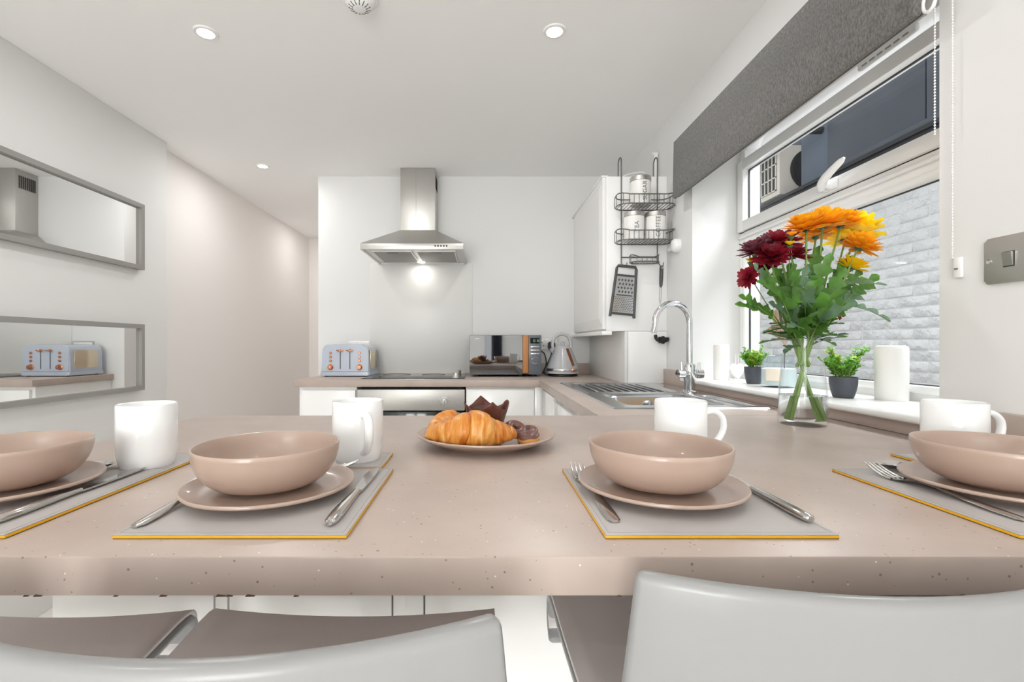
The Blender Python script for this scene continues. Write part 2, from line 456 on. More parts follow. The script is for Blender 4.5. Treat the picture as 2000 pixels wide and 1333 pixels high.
from_bm('gasket', ring(FX + 0.008, FX + 0.014, WY0 + 0.075, WY1 - 0.057, 1.662, 1.891, 0.006, 0.0), M_seal, sash, 0, None, True)
from_bm('sash_shadow_seal', ring(FX - 0.004, FX + 0.004, WY0 + 0.027, WY1 - 0.009, 1.614, 1.939, 0.006, 0.0), M_seal, sash, 0, None, True)
box('pane', FX + 0.012, FX + 0.030, WY0 + 0.076, WY1 - 0.058, 1.663, 1.890, M_glass, sash, w=True)
from_bm('glazing_bead', ring(FX - 0.006, FX + 0.03, WY0 + 0.03, WY1 - 0.03, 0.978, 1.565, 0.022, 0.005), M_upvc, win, 35, None, True)
from_bm('lower_gasket', ring(FX + 0.016, FX + 0.022, WY0 + 0.05, WY1 - 0.05, 0.998, 1.545, 0.005, 0.0), M_seal, win, 0, None, True)
box('lower_pane', FX + 0.020, FX + 0.038, WY0 + 0.052, WY1 - 0.052, 1.0, 1.543, M_glass, win, w=True)
# handle: rose, neck and lever
hy = 1.575
hb = bmesh.new()
add_tube(hb, [(FX - 0.018, hy, 1.640), (FX - 0.045, hy, 1.642)], [0.017, 0.013], 14)
add_box(hb, FX - 0.026, FX - 0.018, hy - 0.026, hy + 0.036, 1.622, 1.660, 0.006)
h = from_bm('window_handle', hb, M_upvc, win, 40, None, True)
tube('lever', catmull([(FX - 0.040, hy + 0.020, 1.634), (FX - 0.054, hy, 1.644), (FX - 0.060, hy - 0.04, 1.662), (FX - 0.056, hy - 0.10, 1.690)], 6), [0.013] * 6 + [0.013] * 6 + [0.012, 0.012, 0.0115, 0.011, 0.0105, 0.009, 0.004], M_upvc, h, 10, w=True)
lathe('key_cap', [(0, 0), (0.008, 0), (0.009, 0.004), (0.006, 0.008), (0, 0.008)], M_upvc, h, 12, (FX - 0.03, hy + 0.040, 1.632), w=True)
bm = bmesh.new(); add_box(bm, FX - 0.014, FX + 0.002, 1.28, 1.48, 1.956, 1.982, 0.007)
tv = from_bm('trickle_vent', bm, M_upvc, win, 35, None, True)
for k in range(6):
    box('vent_slot', FX - 0.0155, FX - 0.013, 1.30 + 0.028 * k, 1.318 + 0.028 * k, 1.962, 1.966, M_frame, tv, w=True)
# sill board with a rounded nose
bm = bmesh.new()
pts = [(FX + 0.01, WZ0 - 0.0), (0.930, WZ0 - 0.0)] + [(0.930 - 0.009 * math.sin(R(a)), WZ0 + 0.009 - 0.009 * math.cos(R(a))) for a in range(20, 180, 20)] + [(0.930, WZ0 + 0.018), (FX + 0.01, WZ0 + 0.018)]
add_prism(bm, pts, 'y', WY0 + 0.0005, WY1 - 0.0005)
add_prism(bm, [(p[0], p[1]) if p[0] < RW - 0.001 else (RW, p[1]) for p in pts], 'y', WY0 - 0.03, WY0 + 0.0005)
add_prism(bm, [(p[0], p[1]) if p[0] < RW - 0.001 else (RW, p[1]) for p in pts], 'y', WY1 - 0.0005, WY1 + 0.03)
struct(from_bm('trim_1', bm, M_upvc, smooth=35))
SILL = WZ0 + 0.018

# ---- outside the window: white painted brick wall, charcoal beam, blue-grey cladding, condenser unit
OX = 3.0
ow = struct(box('wall_outside', OX, OX + 0.2, -0.5, 13.0, -0.1, 2.30, M_mortar))
bmv = []
for k in range(4):
    rnd = random.Random(k + 3)
    bm = bmesh.new(); bmesh.ops.create_cube(bm, size=1)
    for v in bm.verts: v.co = Vector((v.co.x * 0.03, v.co.y * 0.2185, v.co.z * 0.0690))
    bmesh.ops.bevel(bm, geom=list(bm.edges), offset=0.006, segments=1, affect='EDGES')
    for v in bm.verts: v.co += Vector((rnd.uniform(-.0025, .0025), rnd.uniform(-.003, .003), rnd.uniform(-.0025, .0025)))
    me = bpy.data.meshes.new('brick'); bm.to_mesh(me); bm.free(); me.materials.append(M_brick); finish(me, 60)
    bmv.append(me)
rnd = random.Random(5)
for row in range(22):
    for c in range(13):
        o = bpy.data.objects.new('brick', bmv[rnd.randrange(4)])
        o.location = (OX + 0.0085 + rnd.uniform(-.003, .003) + 0.0, 2.85 + (c + (0.5 if row % 2 else 0)) * 0.225, 0.66 + row * 0.075)
        o.rotation_euler = (rnd.choice((0, PI)), 0, rnd.uniform(-.006, .006))
        link(o, ow)
b = struct(box('beam_outside', OX - 0.10, OX + 0.4, -0.5, 13.0, 2.30, 2.55, M_beam, bev=0.006))
struct(box('ground_outside', RW + 0.3, 8.0, -3.0, 13.5, -0.3, -0.1, M_concrete))
box('ledge_lip', OX - 0.115, OX - 0.10, -0.5, 13.0, 2.515, 2.545, M_beam, b)
cw = thing('wall_cladding', None, None, (OX, 2.0, 2.55)); struct(cw)
ys = [-0.5, 0.7, 1.9, 3.15, 4.05]
for y0, y1 in zip(ys[:-1], ys[1:]):
    box('panel', OX - 0.06, OX + 0.0, y0 + 0.005, y1 - 0.005, 2.551, 4.1, M_clad, cw, 0.003, True)
box('backing', OX, OX + 0.1, -0.5, 4.04, 2.551, 4.1, M_seal, cw, w=True)
box('return_panel', OX - 0.03, OX + 0.1, 4.052, 4.42, 2.551, 4.1, M_clad2, cw, 0.003, True)
box('capping', OX - 0.075, OX - 0.061, -0.5, 4.05, 2.551, 2.60, M_clad, cw, 0.002, True)
struct(box('wall_outside_far', 4.3, 4.4, -0.5, 13.0, 2.3, 4.6, M_clad))
pp = tag(tube('drain_pipe', catmull([(OX - 0.03, 4.15, 2.98), (OX - 0.14, 4.2, 2.99), (OX - 0.16, 4.45, 3.0), (OX - 0.16, 5.2, 3.02)], 6), 0.03, M_beam, None, 12), 'dark pipe stub poking out of the blue-grey cladding outside the window', 'pipe')
ac = thing('air_conditioner', 'cream outdoor air conditioning unit with a dark round fan, on the charcoal ledge outside', 'air conditioner', (OX + 0.2, 4.8, 2.551))
AX, AY = OX - 0.09, 4.65
box('casing', AX, AX + 0.8, AY, AY + 0.32, 2.58, 3.07, M_ac, ac, 0.02, True)
for fx in (AX + 0.12, AX + 0.62): box('foot', fx, fx + 0.06, AY + 0.02, AY + 0.30, 2.551, 2.582, M_beam, ac, w=True)
f = bmesh.new(); add_tube(f, [(AX + 0.31, AY - 0.012, 2.825), (AX + 0.31, AY + 0.01, 2.825)], 0.205, 40)
fan = from_bm('fan_guard', f, M_acdark, ac, 40, None, True)
f = bmesh.new()
for rr_ in (0.05, 0.09, 0.13, 0.17, 0.20):
    add_tube(f, [(AX + 0.31 + rr_ * math.cos(a * PI / 16), AY - 0.016, 2.825 + rr_ * math.sin(a * PI / 16)) for a in range(32)], 0.003, 5, True)
from_bm('guard_ring', f, M_beam, fan, 40, None, True)
f = bmesh.new(); add_box(f, AX - 0.003, AX, AY + 0.04, AY + 0.29, 2.63, 3.03)
gr = from_bm('coil_panel', f, M_acdark, ac, 0, None, True)
for k in range(5):
    box('guard_bar', AX - 0.012, AX - 0.003, AY + 0.04 + k * 0.06, AY + 0.05 + k * 0.06, 2.63, 3.03, M_ac, gr, w=True)
for k in range(4):
    box('guard_bar', AX - 0.012, AX - 0.003, AY + 0.04, AY + 0.29, 2.63 + k * 0.13, 2.64 + k * 0.13, M_ac, gr, w=True)

# ---- roller blind drawn up above the window
bl = thing('window_blind', 'grey felt blind pulled up above the kitchen window', 'blind', (0.93, 1.6, 1.79))
BY0, BY1 = 0.985, 2.22
bm = bmesh.new()
prof = [(0.962, 2.062), (0.905, 2.062), (0.897, 2.055), (0.895, 1.95), (0.893, 1.86), (0.894, 1.80), (0.898, 1.792), (0.906, 1.791), (0.910, 1.798), (0.910, 2.045), (0.962, 2.045)]
add_prism(bm, prof, 'y', BY0, BY1)
fab = from_bm('fabric', bm, M_felt, bl, 50, None, True)
bm = bmesh.new()
add_prism(bm, [(0.912, 1.80), (0.917, 1.795), (0.922, 1.80), (0.922, 2.04), (0.912, 2.04)], 'y', BY0 + 0.006, BY1 - 0.006)
from_bm('rear_fold', bm, M_felt, fab, 40, None, True)
box('headrail', 0.925, 0.963, BY0 + 0.01, BY1 - 0.01, 2.005, 2.043, M_upvc, bl, 0.003, True)
tube('pull_ring', [(0.915 + 0.0 * k, BY0 - 0.012 + 0.014 * math.cos(k * PI / 10), 1.812 + 0.02 * math.sin(k * PI / 10)) for k in range(20)], 0.0035, M_upvc, bl, 8, True, True)
def chain(x, y, z0, z1, name):
    bm = bmesh.new(); z = z1
    while z > z0:
        bmesh.ops.create_icosphere(bm, subdivisions=1, radius=0.0022, matrix=Matrix.Translation((x, y, z))); z -= 0.0062
    add_tube(bm, [(x, y, z1), (x, y, z0)], 0.0006, 5)
    return from_bm(name, bm, M_upvc, bl, 60, None, True)
chain(0.940, BY0 + 0.002, 1.545, 2.03, 'bead_chain')
chain(0.956, 0.966, 1.285, 2.03, 'bead_chain')
t = box('chain_holder', 0.957, 0.965, 0.951, 0.967, 1.245, 1.287, M_upvc, bl, 0.003, True)
lathe('screw', [(0, 0), (0.003, 0), (0.003, 0.002), (0, 0.002)], M_seal, t, 10, (0.956, 0.959, 1.262), w=True)
for yy in (BY0 + 0.0, ):
    box('end_bracket', 0.925, 0.964, BY0 - 0.012, BY0 + 0.008, 2.0, 2.046, M_upvc, bl, 0.002, True)

# ---- light switch on the right wall
sw = thing('light_switch', 'brushed steel single light switch plate on the wall beside the window', 'switch', (RW, 0.865, 1.267))
y0, y1 = 0.822, 0.908
pl = [(-0.051, -0.044), (0.051, 0.044)]
bm = bmesh.new(); add_prism(bm, rrect(y0, y1, 1.224, 1.310, 0.006), 'x', RW - 0.0065, RW)
bmesh.ops.bevel(bm, geom=[e for e in bm.edges if all(v.co.x < RW - 0.006 for v in e.verts)], offset=0.003, segments=2, affect='EDGES')
plate = from_bm('plate', bm, M_steel, sw, 35, None, True)
bm = bmesh.new(); add_prism(bm, [(RW - 0.0085, 1.254), (RW - 0.012, 1.279), (RW - 0.006, 1.279), (RW - 0.006, 1.254)], 'y', 0.857, 0.873)
from_bm('rocker', bm, M_steel, sw, 0, None, True)
box('rocker_slot', RW - 0.0068, RW - 0.0064, 0.8555, 0.8745, 1.2525, 1.2805, M_black, sw, w=True)
for yy in (0.831, 0.899):
    bm = bmesh.new(); add_tube(bm, [(RW - 0.0064, yy, 1.267), (RW - 0.0078, yy, 1.267)], 0.0042, 14)
    from_bm('screw', bm, M_chrome, sw, 40, None, True)

# ---- ceiling downlights, smoke alarm
def downlight(x, y, label, power):
    t = thing('ceiling_downlight', label, 'downlight', (x, y, ZC), 0, 'recessed ceiling downlights')
    lathe('bezel', [(0.028, -0.001), (0.030, -0.006), (0.040, -0.005), (0.043, 0.0), (0.028, 0.0)], M_upvc, t, 32)
    lathe('lens', [(0, -0.0035), (0.018, -0.0035), (0.027, -0.002), (0.027, -0.0005), (0, -0.0005)], M_lamp, t, 24)
    l = bpy.data.lights.new('downlight_lamp', 'AREA'); l.shape = 'DISK'; l.size = 0.05; l.energy = power; l.color = (1.0, 0.995, 0.99)
    o = bpy.data.objects.new('downlight_lamp', l); C.objects.link(o); o.location = (x, y, ZC - 0.012)
    return t
DLP = 1.95
downlight(px(402, 1.772), 1.772, 'lit round downlight in the ceiling over the wall with the two mirrors', DLP)
downlight(px(1083, 1.763), 1.763, 'lit round downlight in the ceiling between the smoke alarm and the blind', DLP)
downlight(px(513, 3.09), 3.09, 'lit round downlight in the ceiling at the passage beside the hood wall', 1.9)
rl = 'added unseen downlight in the ceiling of the living end'
for x, y in ((-1.0, 0.35), (0.27, 0.35), (-1.0, -1.1), (0.27, -1.1), (-1.0, -2.5), (0.27, -2.5), (-1.5, 4.6)):  # extra downlights out of view, added to light the room and passage
    downlight(x, y, rl if y < 4 else 'added unseen downlight in the ceiling deep in the passage', 1.0 if y > 4 else 0.35 if y > 0 and x > 0 else 1.0 if y > 0 else 0.5)
sm = thing('smoke_alarm', 'white round smoke alarm on the ceiling', 'smoke alarm', (px(703, 1.60), 1.595, ZC))
lathe('base', [(0, -0.012), (0.056, -0.012), (0.060, -0.008), (0.060, 0), (0, 0)], M_upvc, sm, 40)
cap = lathe('cap', [(0, -0.040), (0.018, -0.040), (0.030, -0.036), (0.046, -0.022), (0.050, -0.012), (0, -0.012)], M_upvc, sm, 40)
for k in range(14):
    a = 2 * PI * k / 14
    bm = bmesh.new(); add_tube(bm, [(0.022 * math.cos(a), 0.022 * math.sin(a), -0.0395), (0.036 * math.cos(a), 0.036 * math.sin(a), -0.0315)], 0.0016, 5)
    from_bm('vent_slot', bm, M_seal, cap, 0)
for a in (-1.75, -1.4):
    lathe('indicator', [(0, -0.003), (0.002, -0.002), (0.002, 0), (0, 0)], M_black, cap, 8, (0.048 * math.cos(a), 0.048 * math.sin(a), -0.020))

# ---- mirrors on the left wall
def mirror(z0, z1, label):
    t = thing('wall_mirror', label, 'mirror', (LW, 1.9, z0))
    y0, y1, wd, dp = 1.30, 2.52, 0.022, 0.030
    bm = bmesh.new()
    add_box(bm, LW, LW + dp, y0, y0 + wd, z0, z1); add_box(bm, LW, LW + dp, y1 - wd, y1, z0, z1)
    add_box(bm, LW, LW + dp, y0 + wd, y1 - wd, z0, z0 + wd); add_box(bm, LW, LW + dp, y0 + wd, y1 - wd, z1 - wd, z1)
    from_bm('frame', bm, M_frame, t, 0, None, True)
    box('mirror_glass', LW + 0.001, LW + 0.014, y0 + wd, y1 - wd, z0 + wd, z1 - wd, M_mirror, t, w=True)
mirror(1.505, 1.85, 'grey-framed wide mirror, the upper one of two, showing the hood')
mirror(0.872, 1.218, 'grey-framed wide mirror, the lower one of two, showing the toaster')

# ================================================================ worktop and units
wt = thing('kitchen_worktop', 'speckled taupe stone-effect worktop running round the kitchen and breakfast bar', 'worktop', (0, 0.9, WT - TH))
PX0, PX1, PY0, PY1 = -0.79, 0.945, 0.45, 1.348      # breakfast bar
BX0, BY0_ = -1.055, 2.69                            # back run
SX0, SX1, SY0, SY1 = 0.410, 0.915, 1.48, 2.49       # sink outline
RX0 = 0.332                                         # right run front edge
box('breakfast_bar_slab', PX0, PX1, PY0, PY1, WT - TH, WT, M_top, wt, 0.0022, True)
bm = bmesh.new()
hx0, hx1, hy0, hy1 = SX0 + 0.03, SX1 - 0.03, SY0 + 0.03, SY1 - 0.03
add_box(bm, RX0, hx0, PY1, BY0_, WT - TH, WT); add_box(bm, hx1, PX1, PY1, BY0_, WT - TH, WT)
add_box(bm, hx0, hx1, PY1, hy0, WT - TH, WT); add_box(bm, hx0, hx1, hy1, BY0_, WT - TH, WT)
from_bm('sink_run_slab', bm, M_top, wt, 0, None, True)
box('hob_run_slab', BX0, PX1, BY0_, BW, WT - TH, WT, M_top, wt, 0.0018, True)
for nm, a in (('upstand', (PX1, RW, PY0, WY0 - 0.032, WT, 0.985)), ('upstand', (PX1, RW, WY0 - 0.032, WY1 + 0.032, WT, WZ0 - 0.001)),
              ('upstand', (PX1, RW, WY1 + 0.032, 2.47, WT, 0.985)), ('upstand', (0.40, 0.742, BW - 0.018, BW, WT, 0.985))):
    box(nm, *a, M_top, wt, 0.0015, True)
# chipped spots along the lower front edge of the bar
for cx, r_ in ((50, 5), (73, 8), (225, 4), (318, 7), (430, 9), (447, 7), (488, 9), (578, 5), (1605, 17), (1883, 9), (1210, 4)):
    x = px(cx, PY0); r_ = r_ * PY0 / F
    bm = bmesh.new(); add_prism(bm, [(x - r_, WT - TH - 0.0003)] + [(x + r_ * math.cos(R(a)), WT - TH + 0.45 * r_ * math.sin(R(a)) * (1 + 0.3 * math.sin(a * 3))) for a in range(180, -1, -30)], 'y', PY0 - 0.0004, PY0 + 0.002)
    from_bm('edge_chip', bm, M_chip, wt, 0, None, True)

# units below the back run
def unit(name, label, x0, x1, y0, y1, face, fronts, base=0.12, top=WT - TH - 0.002):
    """carcass with doors; face '-y' or '-x'; fronts = [(a0,a1,z0,z1)]"""
    t = thing(name, label, 'cabinet', ((x0 + x1) / 2, (y0 + y1) / 2, 0))
    if face == '-x':        # open-topped carcass under the sink run
        bm = bmesh.new()
        add_box(bm, x0, x1, y0, y0 + 0.016, base, top); add_box(bm, x0, x1, y1 - 0.016, y1, base, top)
        add_box(bm, x1 - 0.012, x1, y0 + 0.016, y1 - 0.016, base, top); add_box(bm, x0, x1 - 0.012, y0 + 0.016, y1 - 0.016, base, base + 0.016)
        add_box(bm, x0, x0 + 0.016, y0 + 0.016, y1 - 0.016, top - 0.06, top)
        from_bm('carcass', bm, M_satin, t, 0, None, True)
    else: box('carcass', x0, x1, y0, y1, base, top, M_satin, t, 0.001, True)
    pz_ = 0.03
    if face == '-y': box('plinth', x0, x1, y0 + 0.05, y1, 0, base, M_satin, t, w=True)
    elif face == '-x': box('plinth', x0 + 0.05, x1, y0, y1, 0, base, M_satin, t, w=True)
    else: box('plinth', x0, x1, y0 + 0.0, y1, 0, base, M_satin, t, w=True)
    for a0, a1, z0, z1 in fronts:
        if face in ('-y', 'panel'): box('door' if face == '-y' else 'panel', a0, a1, y0 - 0.019, y0 - 0.001, z0, z1, M_gloss, t, 0.0015, True)
        else: box('door', x0 - 0.019, x0 - 0.001, a0, a1, z0, z1, M_gloss, t, 0.0015, True)
    return t
unit('base_cabinet', 'white gloss base cabinet under the toaster', -1.04, -0.712, BY0_ + 0.035, BW - 0.002, '-y', [(-1.022, -0.716, 0.13, 0.852)])
unit('base_cabinet', 'white gloss base cabinet under the microwave, beside the oven', -0.088, 0.335, BY0_ + 0.035, BW - 0.002, '-y', [(-0.084, 0.300, 0.13, 0.858)])
unit('base_cabinet', 'white gloss corner cabinet between microwave run and sink', 0.365, RW - 0.002, 2.28, BY0_ + 0.03, '-x', [(2.29, 2.70, 0.13, 0.858)])
unit('base_cabinet', 'white gloss cabinet under the sink bowl', 0.365, RW - 0.002, 1.36, 2.275, '-x', [(1.82, 2.255, 0.13, 0.842), (1.37, 1.80, 0.13, 0.842)])
pb = unit('bar_cabinet', 'white panelled back of the breakfast bar behind the stools', -0.74, RW - 0.002, 0.84, 1.32, 'panel',
     [(-0.74, -0.462, 0.03, 0.868), (-0.459, -0.438, 0.03, 0.868), (-0.435, -0.155, 0.03, 0.868), (-0.152, -0.10, 0.03, 0.868), (-0.097, 0.40, 0.03, 0.868), (0.403, 0.945, 0.03, 0.868)])

box('corner_post', 0.304, 0.352, BY0_ + 0.018, BY0_ + 0.050, 0.12, WT - TH - 0.002, M_gloss, bpy.data.objects['base_cabinet.001'], 0.001, True)
# ---- oven
ov = thing('oven', 'stainless steel built-in oven under the hob', 'oven', (-0.40, 3.0, 0.12))
OX0, OX1, OF = -0.706, -0.094, BY0_ + 0.016
box('body', OX0 + 0.01, OX1 - 0.01, OF + 0.03, BW - 0.01, 0.12, 0.862, M_black, ov, w=True)
box('control_panel', OX0, OX1, OF, OF + 0.028, 0.736, 0.856, M_steel, ov, 0.002, True)
box('top_vent', OX0 + 0.02, OX1 - 0.02, OF + 0.012, OF + 0.03, 0.857, 0.866, M_hole, ov, w=True)
dr = box('door', OX0, OX1, OF + 0.004, OF + 0.028, 0.26, 0.728, M_hob, ov, 0.002, True)
hn = bmesh.new(); add_tube(hn, [(OX0 + 0.06, OF - 0.04, 0.690), (OX1 - 0.06, OF - 0.04, 0.690)], 0.011, 14)
for x in (OX0 + 0.08, OX1 - 0.08): add_tube(hn, [(x, OF - 0.04, 0.69), (x, OF + 0.004, 0.69)], 0.007, 10)
from_bm('handle', hn, M_steel, dr, 40, None, True)
box('drawer_front', OX0, OX1, OF + 0.004, OF + 0.028, 0.13, 0.255, M_steel, ov, 0.002, True)
for kx in (-0.598, px(868, OF)):
    bm = bmesh.new(); add_tube(bm, [(kx, OF, 0.792), (kx, OF - 0.006, 0.792), (kx, OF - 0.007, 0.792), (kx, OF - 0.022, 0.792)], [0.020, 0.020, 0.016, 0.014], 24)
    k = from_bm('knob', bm, M_steel, ov, 35, None, True)
    box('grip', kx - 0.004, kx + 0.004, OF - 0.028, OF - 0.021, 0.779, 0.805, M_chrome, k, 0.0015, True)
    for a in range(0, 360, 45):
        if a == 90: continue
        bm = bmesh.new(); add_tube(bm, [(kx + 0.030 * math.cos(R(a)), OF + 0.0006, 0.792 + 0.030 * math.sin(R(a))), (kx + 0.030 * math.cos(R(a)), OF - 0.0006, 0.792 + 0.030 * math.sin(R(a)))], 0.0018, 6)
        from_bm('dial_mark', bm, M_ink, ov, 0, None, True)

# ---- hob
hb = thing('ceramic_hob', 'black glass ceramic hob set in the worktop under the hood', 'hob', (-0.40, 2.97, WT))
box('glass_top', -0.69, -0.10, 2.73, 3.235, WT + 0.0005, WT + 0.007, M_hob, hb, 0.002, True)
box('steel_trim', -0.694, -0.096, 2.726, 3.239, WT - 0.0003, WT + 0.003, M_steel, hb, 0.001, True)
for i, y in enumerate((2.80, 2.88, 2.96, 3.04)):
    lathe('knob', [(0, 0.032), (0.016, 0.032), (0.019, 0.029), (0.020, 0.004), (0.023, 0.0), (0, 0)], M_steel, hb, 24, (-0.148, y, WT + 0.007), w=True)
for x, y, r_ in ((-0.55, 2.86, 0.075), (-0.55, 3.10, 0.09), (-0.31, 2.86, 0.09), (-0.31, 3.10, 0.075)):
    bm = bmesh.new(); add_tube(bm, [(x + r_ * math.cos(k * PI / 20), y + r_ * math.sin(k * PI / 20), WT + 0.0071) for k in range(40)], 0.0006, 4, True)
    from_bm('cooking_zone', bm, M_wire, hb, 0, None, True)

# ---- splashback
box('glass_splashback', -0.765, -0.062, BW - 0.006, BW - 0.0005, WT + 0.001, 1.672, M_splash, None, 0.0015)
tag(bpy.data.objects['glass_splashback'], 'white glass splashback panel on the wall behind the hob', 'splashback')

# ---- cooker hood
hd = thing('cooker_hood', 'stainless steel chimney cooker hood on the back wall', 'cooker hood', (-0.405, 3.05, 1.665))
HX0, HX1, HY0 = -0.706, -0.104, 2.775
HZ = 1.667
cx0, cx1, cy0 = -0.531, -0.303, 3.125
ch = box('chimney', cx0, cx1, cy0, BW - 0.001, 1.86, ZC - 0.002, M_steel, hd, 0.0015, True)
box('chimney_seam', (cx0 + cx1) / 2 - 0.0125, (cx0 + cx1) / 2 - 0.0115, cy0 - 0.0006, cy0 + 0.001, 1.87, ZC - 0.004, M_frame, ch, w=True)
for sx in (cx0 - 0.0008, cx1 + 0.0008):
    for k in range(9):
        box('vent_slot', sx - 0.0006, sx + 0.0006, cy0 + 0.025 + k * 0.014, cy0 + 0.033 + k * 0.014, 2.15, 2.235, M_hole, ch, w=True)
bm = bmesh.new()
lo = [(HX0, HY0), (HX1, HY0), (HX1, BW - 0.001), (HX0, BW - 0.001)]
hi = [(cx0, cy0), (cx1, cy0), (cx1, BW - 0.001), (cx0, BW - 0.001)]
A = [bm.verts.new((x, y, HZ + 0.036)) for x, y in lo]; B = [bm.verts.new((x, y, 1.864)) for x, y in hi]
for i in range(4): bm.faces.new((A[i], A[(i + 1) % 4], B[(i + 1) % 4], B[i]))
bm.faces.new(A[::-1]); bm.faces.new(B)
from_bm('canopy', bm, M_steel, hd, 0, None, True)
bm = bmesh.new()
add_box(bm, HX0, HX1, HY0, HY0 + 0.014, HZ, HZ + 0.036, 0.0015); add_box(bm, HX0, HX0 + 0.014, HY0 + 0.01, BW - 0.001, HZ, HZ + 0.036, 0.0)
add_box(bm, HX1 - 0.014, HX1, HY0 + 0.01, BW - 0.001, HZ, HZ + 0.036); add_box(bm, HX0, HX1, BW - 0.015, BW - 0.001, HZ, HZ + 0.036)
rim = from_bm('rim', bm, M_steel, hd, 30, None, True)
box('underside', HX0 + 0.013, HX1 - 0.013, HY0 + 0.013, BW - 0.014, HZ + 0.004, HZ + 0.010, M_steel, hd, w=True)
mx = (HX0 + HX1) / 2
for a, b_ in ((HX0 + 0.055, mx - 0.015), (mx + 0.015, HX1 - 0.055)):
    g = box('grease_filter', a, b_, HY0 + 0.07, BW - 0.06, HZ + 0.0005, HZ + 0.005, M_frame, hd, 0.001, True)
    bm = bmesh.new()
    add_box(bm, a - 0.006, a + 0.004, HY0 + 0.065, BW - 0.055, HZ - 0.001, HZ + 0.004); add_box(bm, b_ - 0.004, b_ + 0.006, HY0 + 0.065, BW - 0.055, HZ - 0.001, HZ + 0.004)
    add_box(bm, a + 0.004, b_ - 0.004, HY0 + 0.065, HY0 + 0.075, HZ - 0.001, HZ + 0.004); add_box(bm, a + 0.004, b_ - 0.004, BW - 0.065, BW - 0.055, HZ - 0.001, HZ + 0.004)
    from_bm('filter_frame', bm, M_steel, g, 0, None, True)
    c = (a + b_) / 2
    box('latch', c - 0.035, c + 0.035, HY0 + 0.10, HY0 + 0.118, HZ - 0.002, HZ + 0.001, M_darksteel, g, 0.001, True)
for k in range(5):
    bm = bmesh.new(); x = px(850 + k * 5.6, HY0); add_tube(bm, [(x, HY0 - 0.003, HZ + 0.020), (x, HY0 + 0.002, HZ + 0.020)], 0.0052, 14)
    from_bm('button', bm, M_black, rim, 40, None, True)
lathe('hood_lamp', [(0, -0.002), (0.022, -0.002), (0.026, 0.001), (0.026, 0.004), (0, 0.004)], M_lamp, hd, 24, (-0.405, BW - 0.085, HZ), w=True)
l = bpy.data.lights.new('hood_lamp_light', 'AREA'); l.shape = 'DISK'; l.size = 0.04; l.energy = 0.10; l.color = (1, 0.96, 0.9)
o = bpy.data.objects.new('hood_lamp_light', l); C.objects.link(o); o.location = (-0.405, BW - 0.085, HZ - 0.008)

# ---- sink and tap
sk = thing('kitchen_sink', 'stainless steel inset sink with ridged drainer', 'sink', ((SX0 + SX1) / 2, 2.0, WT))
bx0, bx1, by0, by1 = 0.475, 0.825, 1.545, 1.915
# deck = flat sheet with holes left for bowl, drainer well and side ledge
def sheet_with_holes(x0, x1, y0, y1, holes, z):
    bm = bmesh.new()
    xs = sorted({x0, x1} | {h[0] for h in holes} | {h[1] for h in holes}); ys = sorted({y0, y1} | {h[2] for h in holes} | {h[3] for h in holes})
    vm = {}
    def V(x, y):
        if (x, y) not in vm: vm[(x, y)] = bm.verts.new((x, y, z))
        return vm[(x, y)]
    for a, b in zip(xs[:-1], xs[1:]):
        for c, d in zip(ys[:-1], ys[1:]):
            mx_, my_ = (a + b) / 2, (c + d) / 2
            if any(h[0] < mx_ < h[1] and h[2] < my_ < h[3] for h in holes): continue
            bm.faces.new((V(a, c), V(b, c), V(b, d), V(a, d)))
    return bm
dx0, dx1, dy0, dy1 = 0.445, 0.835, 1.985, 2.455
lx0, lx1, ly0, ly1 = 0.848, 0.893, 1.53, 1.86
bm = sheet_with_holes(SX0 + 0.006, SX1 - 0.006, SY0 + 0.006, SY1 - 0.006, [(bx0, bx1, by0, by1), (dx0, dx1, dy0, dy1), (lx0, lx1, ly0, ly1)], WT + 0.004)
# rolled outer edge
o4 = [(SX0 + 0.006, SY0 + 0.006), (SX1 - 0.006, SY0 + 0.006), (SX1 - 0.006, SY1 - 0.006), (SX0 + 0.006, SY1 - 0.006)]
o5 = [(SX0, SY0), (SX1, SY0), (SX1, SY1), (SX0, SY1)]
A = [bm.verts.new((x, y, WT + 0.004)) for x, y in o4]; B = [bm.verts.new((x, y, WT + 0.0002)) for x, y in o5]
for i in range(4): bm.faces.new((A[i], A[(i + 1) % 4], B[(i + 1) % 4], B[i]))
from_bm('deck', bm, M_sink, sk, 20, None, True)
def well(name, x0, x1, y0, y1, prof, rad, parent=sk):
    """prof = [(inset, z)] lofted rounded rectangles; first ring is square to meet the deck"""
    bm = bmesh.new(); rings = []
    n = 6
    for i, (ins, z) in enumerate(prof):
        r_ = max(0.001, rad if i else 0.001)
        rings.append([bm.verts.new((p[0], p[1], z)) for p in rrect(x0 + ins, x1 - ins, y0 + ins, y1 - ins, r_, n)])
    for a, b in zip(rings[:-1], rings[1:]):
        for k in range(len(a)): bm.faces.new((a[k], a[(k + 1) % len(a)], b[(k + 1) % len(a)], b[k]))
    bm.faces.new(rings[-1])
    return from_bm(name, bm, M_sink, parent, 40, None, True)
bowl_ = well('bowl', bx0, bx1, by0, by1, [(0, WT + 0.004), (0.006, WT + 0.002), (0.016, WT - 0.010), (0.026, WT - 0.13), (0.045, WT - 0.155), (0.075, WT - 0.16)], 0.055)
dn = well('drainer', dx0, dx1, dy0, dy1, [(0, WT + 0.004), (0.008, WT + 0.003), (0.016, WT - 0.002)], 0.03)
well('side_ledge', lx0, lx1, ly0, ly1, [(0, WT + 0.004), (0.004, WT + 0.003), (0.010, WT - 0.003)], 0.012)
